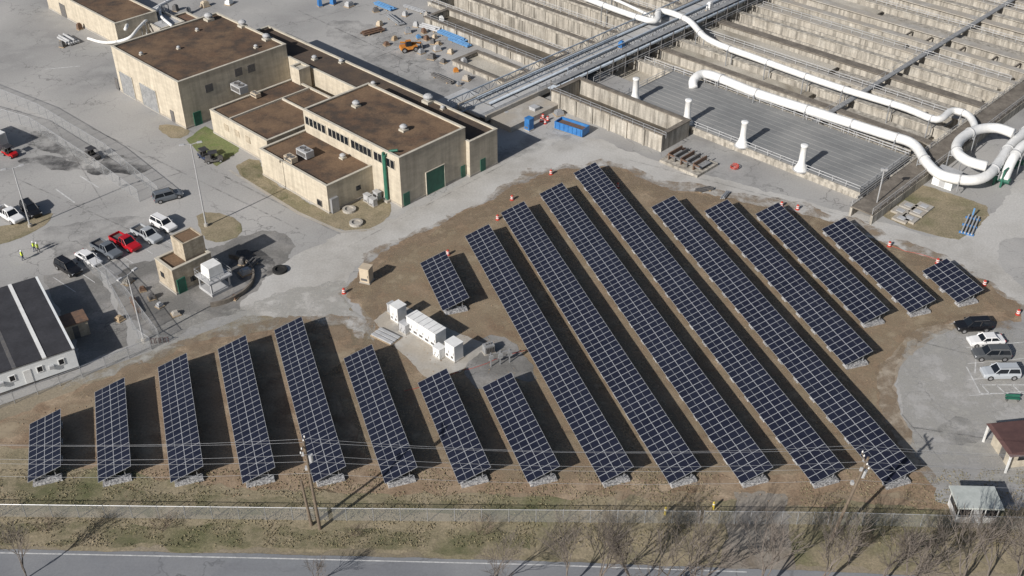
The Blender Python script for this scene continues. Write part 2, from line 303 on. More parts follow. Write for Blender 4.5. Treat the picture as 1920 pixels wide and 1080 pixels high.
# ---------------- solar rows
RD=Vector((-845,2519,0)).normalized(); RA=math.atan2(RD.y,RD.x)-math.pi/2
TILT=R(20); mw=2.08; ml=1.04; LOW=.85
def module_mesh():
    mb=MB(); mb.mi=1; w,l=mw-.015,ml-.015; mb.ring(0,w,0,l,-.02,.02,.025)
    c=w/2; mb.quad((c-.013,.025,.016),(c+.013,.025,.016),(c+.013,l-.025,.016),(c-.013,l-.025,.016))
    mb.mi=0; mb.quad((.025,.025,.012),(w-.025,.025,.012),(w-.025,l-.025,.012),(.025,l-.025,.012)); mb.quad((.025,.025,-.01),(w-.025,.025,-.01),(w-.025,l-.025,-.01),(.025,l-.025,-.01))
    return mb
modproto=module_mesh(); me_mod=None
rows=[((52,905),(57,797),'short solar row at the far left end of the field'),((184,905),(180,737),'second solar row from the left edge of the field'),
((320,905),(295,690),'third solar row from the left edge'),((455,907),(406,655),'fourth solar row from the left edge, left of the tall one'),
((588,905),(512,622),'tallest of the left-hand solar rows, behind the twin utility poles'),((722,907),(643,676),'solar row just right of the utility poles'),
((860,907),(780,716),'solar row directly below the white cabinets'),((990,905),(903,722),'short solar row below the grey equipment frame'),
((830,583),(788,497),'small isolated solar row above the white cabinets'),((1128,906),(865,442),'long solar row, leftmost of the five long ones'),
((1255,907),(940,401),'long solar row, second from left among the long ones'),((1390,907),(1008,362),'long solar row in the middle of the five long ones'),
((1524,908),(1073,325),'longest solar row, reaching highest towards the curved road'),((1660,910),(1224,388),'long solar row at the right, ending near the car park'),
((1585,685),(1325,398),'medium solar row right of the long ones'),((1618,607),(1422,401),'solar row third from the right end'),
((1706,587),(1548,430),'solar row second from the right end'),((1796,568),(1731,512),'short solar row at the far right end of the field')]
tray=post_f=post_r=brace=None
for near,far,lab in rows:
    a=G(*near,LOW); b=G(*far,LOW); n=max(3,round((b-a).length/ml))
    root=T('solar_array',lab,'solar panels',(a.x,a.y,0),RA,'solar panel rows in the dirt field')
    L=n*ml; k=0; rest=MB()
    for j in range(n):
        for i in range(2):
            x=i*mw*math.cos(TILT); z=LOW+i*mw*math.sin(TILT)
            if k<100:
                if me_mod is None: o=modproto.build('solar_panel',['cell','alu']); me_mod=o.data
                else: o=bpy.data.objects.new('solar_panel',me_mod); C.objects.link(o)
                o.parent=root; o.location=(x,j*ml,z); o.rotation_euler=(0,-TILT+random.uniform(-.003,.003),0)
            else:
                rest.X=Matrix.Translation((x,j*ml,z))@Matrix.Rotation(-TILT,4,'Y'); base=len(rest.v)
                rest.v+= [tuple(rest.X@Vector(p)) for p in modproto.v]; rest.f+=[[q+base for q in f] for f in modproto.f]; rest.m+=modproto.m
            k+=1
    if rest.v: o=rest.build('solar_panel',['cell','alu'],root); o['kind']='stuff'
    for x in (.8,2.0,3.2):
        z=LOW+x*math.tan(TILT)-.12; BX('purlin','steel',root,(x-.05,x+.05,.05,L-.05,z-.1,z+.02))
    nb=max(2,round(L/4.1)+1)
    for j in range(nb):
        y=.5+(L-1.0)*j/(nb-1)
        if tray is None:
            tray=BX('ballast_tray','gravel',root,(.35,3.65,-.55,.55,0.0,.38,.08,.08)); post_f=BX('post','steel',root,(.95,1.05,-.05,.05,.3,LOW+1.0*math.tan(TILT)-.2)); post_r=BX('post','steel',root,(2.95,3.05,-.05,.05,.3,LOW+3*math.tan(TILT)-.2))
            mb=MB(); mb.tube([(1.0,.08,.4),(3.0,.08,LOW+3*math.tan(TILT)-.3)],.035,4); mb.tube([(3.0,-.08,.4),(1.6,-.08,LOW+1.6*math.tan(TILT)-.25)],.035,4); brace=mb.build('brace','steel',root)
            for o in (tray,post_f,post_r,brace): o.location=(0,y,0)
        else:
            for q in (tray,post_f,post_r,brace):
                o=q.copy(); C.objects.link(o); o.parent=root; o.location=(0,y,0)
# ---------------- buildings
def building(name,label,near,left,right,h,wm='brick',rm='roofb',cat='building',uvbox=None):
    if uvbox: u0,u1,v0,v1=uvbox
    else:
        u1,v0=uv(*near,h); u0=uv(*left,h)[0]; v1=uv(*right,h)[1]
    cu,cv=(u0+u1)/2,(v0+v1)/2; root=T(name,label,cat,PL(cu,cv,0),PHI); a,b=(u1-u0)/2,(v1-v0)/2
    mb=MB(); mb.ring(-a,a,-b,b,0,h,.3); mb.build('wall',wm,root)
    rf=BX('roof',rm,root,(-a+.28,a-.28,-b+.28,b-.28,h-.6,h-.22))
    mb=MB(); mb.ring(-a-.06,a+.06,-b-.06,b+.06,h+.002,h+.12,.45); mb.build('coping','coping',rf)
    BX('plinth','conc',root,(-a-.08,a+.08,-b-.08,b+.08,.0,.35))
    root['uvbox']=(u0,u1,v0,v1); root['hh']=h
    return root
def feat(root,side,px,py,w,h,m,name,z0=None,d=.06,frame=None,label=None):
    u0,u1,v0,v1=root['uvbox']; val=v0 if side=='f' else u1
    s,z=on_face(px,py,side,val); z=z if z0 is None else z0+h/2
    cu,cv=(u0+u1)/2,(v0+v1)/2; d=max(d,.10) if z0 is not None else d
    if side=='f': par=BX(name,m,root,(s-cu-w/2,s-cu+w/2,v0-cv-d,v0-cv+.002,z-h/2,z+h/2))
    else: par=BX(name,m,root,(u1-cu-.002,u1-cu+d,s-cv-w/2,s-cv+w/2,z-h/2,z+h/2))
    if label: par['label']=label
    if frame:
        mb=MB(); q=.08
        for (x0,x1,y0,y1) in ((-w/2-q,-w/2,-h/2-q,h/2+q),(w/2,w/2+q,-h/2-q,h/2+q),(-w/2,w/2,h/2,h/2+q),(-w/2,w/2,-h/2-q,-h/2)):
            if side=='f': mb.box(s-cu+x0,s-cu+x1,v0-cv-.16,v0-cv+.01,z+y0,z+y1)
            else: mb.box(u1-cu-.01,u1-cu+.16,s-cv+x0,s-cv+x1,z+y0,z+y1)
        mb.build('frame',frame,par)
    return par
bA=building('workshop_building','large tan brick workshop with flat rusty brown roof and garage doors',(333,155),(207,87),(540,85),9.2)
for px,py,w in ((240,160,4.6),(281,183,5.6)): feat(bA,'f',px,py,w,4.6,'grating','garage_door',0.05,frame='coping')
feat(bA,'f',218,150,1.2,2.4,'dsteel','door',0.05)
feat(bA,'f',322,206,1.2,2.3,'dsteel','door',0.05)
feat(bA,'r',370,218,1.4,2.5,'green','door',0.05,frame='green')
for px,py in ((392,165),(447,135),(471,128)): feat(bA,'r',px,py,1.6,1.5,'dsteel','louvre')
bD=building('link_building','long dark-roofed block running behind the tall building',(880,267),(470,60),(932,242),6.6,'brick','roofd')
feat(bD,'r',905,285,1.2,2.3,'green','door',0.05)
bC=building('left_wing','low tan wing with brown roof left of the tall building',(500,265),(396,205),(640,192),4.6)
u0,u1,v0,v1=bC['uvbox']
BX('roof_divider','coping',bC,(-3.2,-2.9,-(v1-v0)/2+.5,(v1-v0)/2-.5,4.36,4.75),(-2.9,4,2.5,2.8,4.36,4.75))
for px in (425,445,465): feat(bC,'f',px,240+ (px-425)*.5,1.3,1.2,'brick2','window_infill',2.2)
bS=building('stair_block','small tan stair block between workshop and dark roof',(560,132),(545,124),(580,124),7.4,'brick','coping')
bB=building('process_building','tall tan brick building with clerestory windows and brown roof',(748,297),(568,205),(873,240),9.0,'brick')
for gidx in range(4):
    for k in range(5):
        t=(gidx*5.6+k)/(3*5.6+4.2); feat(bB,'f',577+t*161,226+t*83,.95,1.5,'glass','window',frame='coping')
feat(bB,'r',816,335,4.0,4.2,'green','roll_door',0.05,frame='coping')
feat(bB,'r',762,366,1.3,2.3,'green','door',0.05); feat(bB,'r',868,312,1.0,2.2,'green','door',0.05)
feat(bB,'f',724,330,.45,8.6,'green','drain_pipe',0.2,d=.4)
bE=building('front_wing','low tan wing with air conditioner on its brown roof',(612,350),(482,281),(703,310),5.0,'brick')
feat(bE,'f',600,380,1.0,.9,'glass','window',frame='dsteel'); feat(bE,'r',625,375,1.4,2.6,'steel','electrical_cabinet',0.05,d=.5); feat(bE,'r',672,352,.9,.8,'glass','window')
def rooftop(px,py,h,kind,label,s=1.0):
    p=G(px,py,h-.2)
    if kind=='vent':
        t=T('roof_vent',label,'roof vent',p,PHI); BX('curb','coping',t,(-.6*s,.6*s,-.6*s,.6*s,0,.35*s))
        mb=MB(); mb.lathe([(.3*s,.35*s),(.3*s,.6*s),(.62*s,.65*s),(.66*s,.85*s),(.4*s,1.1*s),(.05,1.2*s)],14); mb.build('cowl','lgrey',t)
    else:
        t=T('air_conditioner',label,'air conditioner',p,PHI); BX('housing','lgrey' if kind=='ac' else 'beige',t,(-1.5*s,1.5*s,-.9*s,.9*s,.15,1.5*s))
        mb=MB()
        for q in (-.6,.7): mb.lathe([(.55*s,1.5*s+.002),(.55*s,1.6*s),(.45*s,1.6*s),(.4*s,1.54*s)],12,(q*s,0,0))
        mb.build('fan','dsteel',t); BX('grille','dsteel',t,(-1.3*s,1.3*s,-.92*s,-.9*s-.002,.4,1.2*s))
for a in ((392,38,9.2,'vent','large vent near the back edge of the workshop roof',1.3),(455,50,9.2,'vent','round vent at the middle right of the workshop roof',1.2),(500,75,9.2,'vent','round vent near the right corner of the workshop roof',1.1),(480,90,9.2,'vent','small vent just left of the workshop corner vent',.6),(265,103,9.2,'vent','small vent at the left end of the workshop roof',.55),(335,92,9.2,'vent','small vent in the middle of the workshop roof',.55),(370,58,9.2,'vent','small vent behind the middle of the workshop roof',.55),(668,200,9,'vent','vent at the upper left of the tall building roof',1.0),(757,245,9,'vent','vent at the lower right of the tall building roof',1.0),(573,293,5,'ac','grey air conditioner on the low front wing',.9),(546,303,5,'box','beige unit beside the grey air conditioner on the front wing',.7),(643,297,5,'vent','vent on the right part of the front wing roof',.8),(803,192,6.6,'vent','tall vent on the dark roof behind the tall building',1.4),(590,112,6.6,'vent','vent on the dark roof near the workshop',.8),(830,205,6.6,'vent','small vent on the dark roof at its right end',.6),(700,160,6.6,'vent','small vent in the middle of the dark roof',.7),(450,172,4.6,'ac','air conditioner at the back of the left wing roof',1.0),(480,182,4.6,'box','beige roof unit beside the left wing air conditioner',.6),(640,118,6.6,'vent','vent on the dark roof left of its centre',.7)): rooftop(*a)
# pump house
bP=building('pump_house','small tan brick pump house with stepped brown roof',(322,508),(288,486),(392,472),4.2,'brick2')
u0,u1,v0,v1=bP['uvbox']; a=uv(342,458,7)
mb=MB(); mb.X=Matrix.Translation((-(u0+u1)/2,-(v0+v1)/2,0)); mb.ring(a[0]-3.2,a[0],a[1],a[1]+3.4,4.0,7,.25); tw=mb.build('tower','brick2',bP)
mb=MB(); mb.X=Matrix.Translation((-(u0+u1)/2,-(v0+v1)/2,0)); mb.box(a[0]-3,a[0]-.2,a[1]+.2,a[1]+3.2,6.4,6.85); mb.build('tower_roof','roofb',tw)
feat(bP,'r',342,540,1.2,2.3,'green','door',0.05,frame='green'); feat(bP,'r',362,522,.8,.8,'glass','window'); feat(bP,'f',305,515,.9,.9,'glass','window')
t=T('chemical_tank','white tank unit on a railed platform beside the pump house','tank',G(405,540),PHI)
mb=MB(); mb.box(-1.7,1.7,-1.7,1.7,0,.5)
for x in (-1.5,1.5):
    for y in (-1.5,1.5): mb.box(x-.1,x+.1,y-.1,y+.1,.5,2.2)
mb.box(-1.9,1.9,-1.9,1.9,2.2,2.4); mb.build('platform','lgrey',t)
BX('tank_body','white',t,(-1.3,1.0,-1.2,1.2,2.42,4.2,.15,.15))
mb=MB()
for z in (2.9,3.4): mb.tube([(-1.85,-1.85,z),(1.85,-1.85,z),(1.85,1.85,z),(-1.85,1.85,z),(-1.85,-1.85,z)],.04,4)
for x,y in ((-1.85,-1.85),(1.85,-1.85),(1.85,1.85),(-1.85,1.85),(0,-1.85),(1.85,0)): mb.tube([(x,y,2.4),(x,y,3.4)],.04,4)
mb.build('railing','steel',t)
t=T('retaining_wall','low curved dark wall right of the pump house','wall',G(392,528),0)
mb=MB(); r=6.6; sec=[]
for i in range(25):
    q=R(-75)+R(150)*i/24; c,s=math.cos(q),math.sin(q); sec.append([(r*c,r*s,0),(r*c,r*s,.7),((r-.3)*c,(r-.3)*s,.7),((r-.3)*c,(r-.3)*s,0)])
mb.loft(sec); mb.build('wall','walk',t)
# trailer
t=T('office_trailer','white sided trailer block with black roof and white roof strips','trailer',G(150,692),R(33))
Lw=3.7; LL=19
BX('wall','siding',t,(-Lw*4,0,0,LL,.5,3.5)); BX('skirt','dsteel',t,(-Lw*4+.1,-.1,.1,LL-.1,0,.5))
for i in range(4):
    x1=-i*Lw-.25; x0=x1-Lw+.5; BX('roof','black',t,(x0,x1,-.12,LL+.12,3.5,3.62))
    if i%2==0: BX('roof_strip','white',t,(x0-.5,x0-.004,-.14,LL+.14,3.5,3.7))
    else: BX('roof_seam','dsteel',t,(x0-.5,x0-.004,-.12,LL+.12,3.5,3.64))
BX('roof_trim','siding',t,(-.245,.06,-.13,LL+.13,3.5,3.64))
for x in (-1.9,-4.6,-8.0,-11,-13.5):
    w=BX('window','glass',t,(x-.3,x+.3,-.05,.002,1.7,2.5)); BX('frame','white',w,(x-.4,x+.4,-.08,0,2.5,2.58),(x-.4,x+.4,-.08,0,1.62,1.7),(x-.38,x-.3,-.08,0,1.7,2.5),(x+.3,x+.38,-.08,0,1.7,2.5))
BX('door','white',t,(-6.6,-5.7,-.06,.002,.55,2.6))
for x in (-3.2,-9.4): BX('wall_unit','lgrey',t,(x-.3,x+.3,-.3,.002,1.6,2.1))
for y in (3,8,13): BX('window','glass',t,(-.002,.05,y-.4,y+.4,1.6,2.5))
t=T('brown_shed','small reddish brown shed against the side of the trailer block','shed',G(142,628),R(33))
BX('wall','brick2',t,(-1.2,1.8,-.9,1.6,0,2.4)); BX('roof','rust',t,(-1.4,2.0,-1.1,1.8,2.4,2.55)); BX('door','dsteel',t,(-.3,.5,-.95,-.898,.05,2.0))
# guard buildings
t=T('gatehouse','tan gatehouse with overhanging maroon roof at the right edge','building',G(1886,884),R(8))
BX('wall','brick',t,(.5,5.4,.5,4.6,0,2.7))
mb=MB(); mb.hexa([(-.4,-.4,2.7),(6,-.4,2.7),(6,5.4,2.7),(-.4,5.4,2.7)],[(-.05,-.05,3.0),(6,-.05,3.0),(6,5.05,3.0),(-.05,5.05,3.0)]); mb.build('roof','maroon',t)
for x,y in ((-.2,-.2),(-.2,5.1)): BX('post','white',t,(x-.1,x+.1,y-.1,y+.1,0,2.7))
BX('door','dsteel',t,(.46,.502,1.6,2.6,.1,2.2)); BX('window','glass',t,(1.4,2.8,.46,.502,1.1,2.1))
t=T('guard_booth','white glazed guard booth with grey green flat roof by the fence','booth',G(1790,980),R(-2))
BX('frame','white',t,(0,4.4,0,2.8,0,.9),(0,4.4,0,2.8,2.3,2.5),*[(x,x+.1,y,y+.1,.9,2.3) for x in (0,1.4,2.9,4.3) for y in (0,2.7)])
BX('window','glass',t,(.05,4.35,.05,2.75,.9,2.3)); BX('roof','greyroof',t,(-.35,4.75,-.35,3.15,2.5,2.68,.05,.05)); BX('door','lgrey',t,(1.6,2.6,-.03,.002,.08,2.1))
bT=building('storage_building','beige building at the upper left corner',(215,45),(85,-25),(290,20),5,'brick','roofb')
feat(bT,'f',120,25,2.5,3,'dsteel','garage_door',0.05)
building('small_shed','low grey shed among the pipes at the top left',(300,55),(258,35),(345,40),3,'conc','lgrey')
building('small_shed','red roofed small shed right of the top left pipes',(345,45),(318,32),(372,33),2.5,'brick2','rust')
# ---------------- basins
def uroot(name,label,cat,u,v): return T(name,label,cat,PL(u,v,0),PHI)
def part(ro,root,name,m,boxes,par=None):
    return BX(name,m,par or root,*[(a-ro[0],b-ro[0],c-ro[1],d-ro[1],e,f) for (a,b,c,d,e,f) in boxes])
t=uroot('deep_basin','block of deep concrete basins with long dark walkways left of the bridge','basin',-47,-1); rt=(-47,-1)
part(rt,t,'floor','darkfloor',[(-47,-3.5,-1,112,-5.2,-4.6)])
part(rt,t,'end_wall','basin',[(-47.6,-47,-1.6,112,-4.6,1.0)]); part(rt,t,'end_wall','basin',[(-3.9,-3.45,-1,112,-4.6,1.0)])
for i in range(16):
    v=-1+i*7.5; w=part(rt,t,'dividing_wall','basin',[(-47,-3.9,v-.35,v+.35,-4.6,.8)])
    part(rt,t,'walkway','walk',[(-47,-3.9,v-.8,v+.8,.802,1.05)],w)
    part(rt,t,'walkway_edge','basin',[(-47,-3.9,v-1.0,v-.802,.7,1.2),(-47,-3.9,v+.802,v+1.0,.7,1.2)],w)
    for k in range(12): part(rt,t,'wall_rib','basin',[(-46+k*3.4,-45.7+k*3.4,v-.5,v-.352,-4.6,.6)],w)
    if i%2==0: part(rt,t,'baffle_wall','basin',[(-46,-5,v+3.4,v+3.65,-4.6,-.8)])
    else: part(rt,t,'trough','walk',[(-44,-12,v+3,v+4,-3.4,-3.0)])
t=uroot('shallow_basin','wide field of weathered concrete channels right of the bridge','basin',3.5,-1); rt=(3.5,-1)
FZ=-1.5
part(rt,t,'floor','basfloor',[(3.5,67,-1,112,-4.0,FZ)])
part(rt,t,'end_wall','basin',[(66.6,67.4,-1,112,FZ,1.0)]); part(rt,t,'end_wall','basin',[(3.46,3.9,-1,112,FZ,1.0)])
rng=random.Random(23); v=7; i=0; wallv=[]
seq=[1,0,2,0,1,3,0,2,0,1,0,3,1,0,2,0,1,3,0,1,2]
while v<110:
    top=.6+rng.choice((0,0,-.2)); hw=rng.choice((.6,.8,1.1)); wallv.append((v,top))
    w=part(rt,t,'dividing_wall','basin',[(3.9,66.6,v-.3,v+.3,FZ,top)])
    part(rt,t,'walkway',rng.choice(('basin','conc','walk','basin')),[(3.9,66.6,v-hw,v+hw,top+.002,top+.2)],w)
    gap=rng.choice((5.4,6.4,7.8,8.4)); kind=seq[i%len(seq)]
    if kind==0:
        c=rng.uniform(25,45)
        part(rt,t,'slab_cover','basfloor',[(5,c,v+hw+.5,v+gap-1.5,-.5,-.2)]); part(rt,t,'slab_cover','basin',[(c+1,64,v+hw+.5,v+gap-1.7,-.7,-.4)])
    elif kind==1:
        part(rt,t,'channel','darkfloor',[(6,64,v+gap*.42,v+gap*.42+1.3,FZ,FZ+.25)]); part(rt,t,'channel_wall','basin',[(6,64,v+gap*.42-.25,v+gap*.42,FZ,-.3)]); part(rt,t,'channel_wall','basin',[(6,64,v+gap*.42+1.3,v+gap*.42+1.55,FZ,-.3)])
    elif kind==3:
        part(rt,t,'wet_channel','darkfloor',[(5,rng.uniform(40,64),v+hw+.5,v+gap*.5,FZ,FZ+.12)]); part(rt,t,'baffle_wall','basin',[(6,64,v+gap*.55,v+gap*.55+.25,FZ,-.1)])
    else:
        st=rng.uniform(38,46)
        while st<65:
            part(rt,t,'cross_beam',rng.choice(('basin','walk')),[(st,st+.3,v+hw+.02,v+gap-1.12,.0,.35)]); st+=rng.uniform(4.5,7.5)
        part(rt,t,'baffle_wall','basin',[(6,62,v+gap*.5,v+gap*.5+.25,FZ,-.2)])
    v+=gap; i+=1
t=uroot('cross_walkway','narrow walkway crossing the right part of the channels','walkway',46.5,7)
BX('deck','grating',t,(0,1.1,0,100,.85,.97))
for x in (.02,1.08): mb=MB(); mb.tube([(x,0,1.95),(x,100,1.95)],.04,4); mb.build('rail','lgrey',t)
for j in range(34): BX('post','lgrey',t,(.0,.06,j*3,j*3+.06,.97,1.92))
# bridge
t=uroot('concrete_bridge','pale concrete bridge crossing between the two basin fields','bridge',0,-32); rt=(0,-32)
part(rt,t,'deck','bridgec',[(-3.4,2.0,-34,112,.9,1.5)]); part(rt,t,'grating','grating',[(2.0,3.4,-34,112,1.1,1.45)])
part(rt,t,'side_beam','conc',[(-3.8,-3.402,-34,112,.8,1.9)]); part(rt,t,'side_beam','conc',[(3.402,3.8,-34,112,.8,1.9)])
part(rt,t,'landing','bridgec',[(-9,-3.85,-38,-27,0,.9)]); part(rt,t,'landing','conc',[(3.85,9,-33,-20,0,1.1)])
for k in range(22): part(rt,t,'joint','dsteel',[(-3.3,1.9,-30+k*6.2,-29.8+k*6.2,1.502,1.52)])
for k in range(11): v=-30+k*3; part(rt,t,'pier','basin',[(-2.5,2.5,v,v+.6,0,.9)])
def truss(label,u,v0,v1,z0,h,bay=1.8):
    t=uroot('steel_truss',label,'truss',u,v0); n=int((v1-v0)/bay)
    for z in (z0,z0+h): mb=MB(); mb.box(-.11,.11,0,n*bay,z-.1,z+.1); mb.build('chord','bsteel',t)
    mb=MB()
    for k in range(n): mb.tube([(0,k*bay,z0),(0,(k+1)*bay,z0+h)] if k%2==0 else [(0,k*bay,z0+h),(0,(k+1)*bay,z0)],.065,4); mb.tube([(0,k*bay,z0),(0,k*bay,z0+h)],.055,4)
    mb.build('lattice','bsteel',t)
truss('blue grey steel truss along the left side of the bridge',-4.2,-36,40,1.2,1.8)
truss('blue grey steel truss in the middle of the bridge walkway',-1.2,-36,10,1.55,1.4)
truss('blue grey steel truss along the right side of the bridge',2.2,-10,100,1.5,1.5)
truss('blue grey steel truss over the far half of the bridge',-3.1,42,108,1.5,1.6)
for k,(uu,z,r) in enumerate(((-2.6,1.95,.28),(.6,1.9,.26))):
    t=uroot('bridge_pipe',['pale blue pipe on the left side of the bridge deck','pale blue pipe right of centre on the bridge deck'][k],'pipe',uu,-30)
    mb=MB(); mb.tube([(0,0,z),(0,135,z)],r,10); mb.build('pipe','bsteel',t,smooth=True)
    for j in range(20): BX('support','dsteel',t,(-r-.05,r+.05,j*7,j*7+.15,1.5,z-r*.5))
def railing(name,label,pts,z,h=1.1,step=2.4,m='steel',r=.05,group=None):
    a=pts[0]; t=T(name,label,'railing',(a.x,a.y,z),0,group); rel=[Vector((p.x-a.x,p.y-a.y,0)) for p in pts]
    for hh in (h,h*.55):
        mb=MB(); mb.tube([p+Vector((0,0,hh)) for p in rel],r,4); mb.build('rail',m,t)
    pm=None; ppl=MB(); ppl.tube([(0,0,0),(0,0,h)],r,4)
    for i in range(len(rel)-1):
        d=rel[i+1]-rel[i]; n=max(1,int(d.length/step))
        for j in range(n+(1 if i==len(rel)-2 else 0)):
            if pm is None: pm=ppl.build('post',m,t)
            else: o=pm.copy(); C.objects.link(o); o.parent=t; o.location=rel[i]+d*j/n
for a in (('bridge_railing','steel railing on the right edge of the bridge',[PL(3.6,-20),PL(3.6,110)],1.9),('bridge_railing','inner steel railing beside the bridge pipe run',[PL(7.2,-8),PL(7.2,100)],1.0),
 ('basin_railing','railing on the first walkway of the left basins',[PL(-46,-1.9),PL(-4,-1.9)],1.2),('basin_railing','railing on the third walkway of the left basins',[PL(-46,14.1),PL(-4,14.1)],1.2),('basin_railing','railing on the fifth walkway of the left basins',[PL(-46,29.1),PL(-4,29.1)],1.2)): railing(*a,m='lgrey',r=.06)
for k,(j,l) in enumerate(((0,'railing on the nearest channel wall behind the grey deck'),(3,'railing on a channel wall in the lower right basins'),(6,'railing on a channel wall halfway up the right basins'),(9,'railing on a channel wall in the upper right basins'),(12,'railing on a channel wall near the top edge'))):
    if j<len(wallv): railing('basin_railing',l,[PL(8,wallv[j][0]),PL(65,wallv[j][0])],wallv[j][1]+.2,m='lgrey',r=.06)
t=uroot('pipe_rack','grey steel pipe rack running beside the bridge','pipe rack',5.2,-18); rt=(5.2,-18)
for du,z in ((4.4,2.2),(4.9,2.2),(5.5,2.2),(6.2,2.9)):
    mb=MB(); mb.tube([(du-5.2,0,z),(du-5.2,125,z)],.2,8); mb.build('pipe','bsteel',t,smooth=True)
part(rt,t,'cable_tray','grating',[(4.1,5.4,-17,107,2.96,3.04)])
for k in range(32): v=-17+k*3.9; part(rt,t,'frame','dsteel',[(4,4.15,v,v+.15,-2,3.4),(6.45,6.6,v,v+.15,-2,3.4),(4.15,6.45,v,v+.15,1.8,1.95),(4.15,6.45,v,v+.15,2.7,2.85)])
# deck
t=uroot('covered_tank','flat grey deck covering a low tank with white vent stacks','tank cover',41,-2.5); rt=(41,-2.5)
part(rt,t,'wall','basin',[(16,66,-10.5,5.8,-1.6,1.2)])
part(rt,t,'deck','deck',[(15.7,66.3,-10.8,6.1,1.202,1.45)])
for k in range(11): part(rt,t,'deck_seam','deck',[(16,66,-10.4+k*1.48,-10.32+k*1.48,1.452,1.50)])
part(rt,t,'deck_edge','basin',[(15.6,66.4,-11.0,-10.802,1.1,1.6)])
for a in (('white railing along the front edge of the grey deck',[PL(15.9,-10.6),PL(66.1,-10.6)]),('railing across the right end of the grey deck',[PL(66.1,-10.6),PL(66.1,5.8)]),('railing across the left end of the grey deck',[PL(15.9,-10.6),PL(15.9,5.8)]),('railing along the back edge of the grey deck',[PL(15.9,5.95),PL(66.1,5.95)])): railing('deck_railing',a[0],a[1],1.45,m='lgrey',r=.065)
mb=MB(); mb.lathe([(1.15,0),(1.12,.3),(.72,1.1),(.58,1.7),(.55,4.3),(.64,4.4),(.64,4.7),(.4,4.75)],18)
names=['white vent stack at the left end of the grey deck','white vent stack second from the left on the grey deck','white vent stack third from the left on the grey deck','white vent stack at the right end of the grey deck']
for (px,py),l in zip(((1190,190),(1287,231),(1391,273),(1501,318)),names):
    t=T('vent_stack',l,'vent stack',G(px,py,1.45),0,'white vent stacks on the grey deck'); mb.build('stack','white',t,smooth=True)
    q=MB(); q.lathe([(1.35,0),(1.35,.1),(1.2,.12)],16); q.build('base_flange','lgrey',t)
t=uroot('perimeter_walkway','dark elevated walkway along the right end of the basins','walkway',69.5,-14); rt=(69.5,-14)
part(rt,t,'deck','walk',[(67.6,71.4,-16,110,1.6,1.85)])
part(rt,t,'beam','basin',[(67.5,67.9,-16,110,0,1.6)]); part(rt,t,'beam','basin',[(71.1,71.5,-16,110,0,1.6)])
railing('walkway_railing','left railing of the dark perimeter walkway',[PL(67.7,-16),PL(67.7,105)],1.85,m='lgrey')
railing('walkway_railing','right railing of the dark perimeter walkway',[PL(71.3,-16),PL(71.3,105)],1.85,m='lgrey')
def open_basin(u0,u1,v0,v1,h,label,nb=1,fm='darkfloor'):
    t=uroot('open_basin',label,'basin',u0,v0)
    mb=MB(); mb.ring(0,u1-u0,0,v1-v0,0,h,.5); mb.build('wall','basin',t)
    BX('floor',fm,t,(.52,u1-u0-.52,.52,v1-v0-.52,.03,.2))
    mb=MB(); mb.ring(-.15,u1-u0+.15,-.15,v1-v0+.15,h+.002,h+.2,.95); mb.build('walkway','walk',t)
    for k in range(1,nb): x=(u1-u0)*k/nb; BX('dividing_wall','basin',t,(x-.2,x+.2,.5,v1-v0-.5,.2,h-.05))
    for k in range(int((u1-u0)/4)): x=2+k*4; BX('buttress','basin',t,(x,x+.35,-.3,-.002,0,h-.1))
open_basin(7,33,-20,-12,3.2,'long open concrete channel in front of the grey deck',1)
open_basin(-40,-4,-9.5,-2.2,1.6,'long low concrete channel left of the bridge start',1)
open_basin(-20,-5,-20,-13,.9,'small low basin under repair beside the bridge foot',1,'basfloor')
railing('basin_railing','railing along the front of the long open channel',[PL(7,-20.3),PL(34,-20.3)],3.2)
railing('basin_railing','railing in front of the long low channel',[PL(-40,-9.8),PL(-4,-9.8)],1.8)
t=uroot('sluice_frame','dark steel gate frame at the right end of the open channel','frame',36,-20)
for k in range(5): BX('frame','dsteel' if k%2 else 'rust',t,(k*1.3,k*1.3+.2,-2,1.8,.5,1.8),(k*1.3+.2,k*1.3+1.3,-2,-1.8,1.4,1.6))
BX('base','basin',t,(-1,7,-3,3,0,.5)); BX('grating','grating',t,(0,6.5,-1.7,1.5,1.0,1.08))
def catmull(p,n=6):
    q=[]
    for i in range(len(p)-1):
        a=p[max(i-1,0)];b=p[i];c=p[i+1];d=p[min(i+2,len(p)-1)]
        for k in range(n):
            t=k/n; q.append(.5*((2*b)+(c-a)*t+(2*a-5*b+4*c-d)*t*t+(3*b-a-3*c+d)*t**3))
    return q+[p[-1]]
def pipe(label,pts,z,r,sup=True,base=0.0):
    w=[G(p[0],p[1],p[2] if len(p)>2 else z) for p in pts]; o=w[0].copy(); o.z=0; t=T('white_pipe',label,'pipe',o)
    w=[p-o for p in w]; cc=catmull(w); mb=MB(); mb.tube(cc,r,16); mb.build('pipe','white',t,smooth=True)
    acc=0
    for i in range(1,len(cc)):
        acc+=(cc[i]-cc[i-1]).length
        if acc>8:
            acc=0; d=(cc[i]-cc[i-1]).normalized(); n=Vector((-d.y,d.x,0)).normalized(); c=cc[i]
            m2=MB(); m2.tube([c-d*.12,c+d*.12],r*1.15,14); m2.build('flange','lgrey',t)
            if sup:
                m3=MB()
                for s in (-1,1): m3.tube([Vector((c.x,c.y,base))+n*s*(r+.25),Vector((c.x,c.y,c.z))+n*s*(r+.25)],.1,4)
                m3.tube([Vector((c.x,c.y,c.z-r))-n*(r+.3),Vector((c.x,c.y,c.z-r))+n*(r+.3)],.1,4); m3.build('support','steel',t)
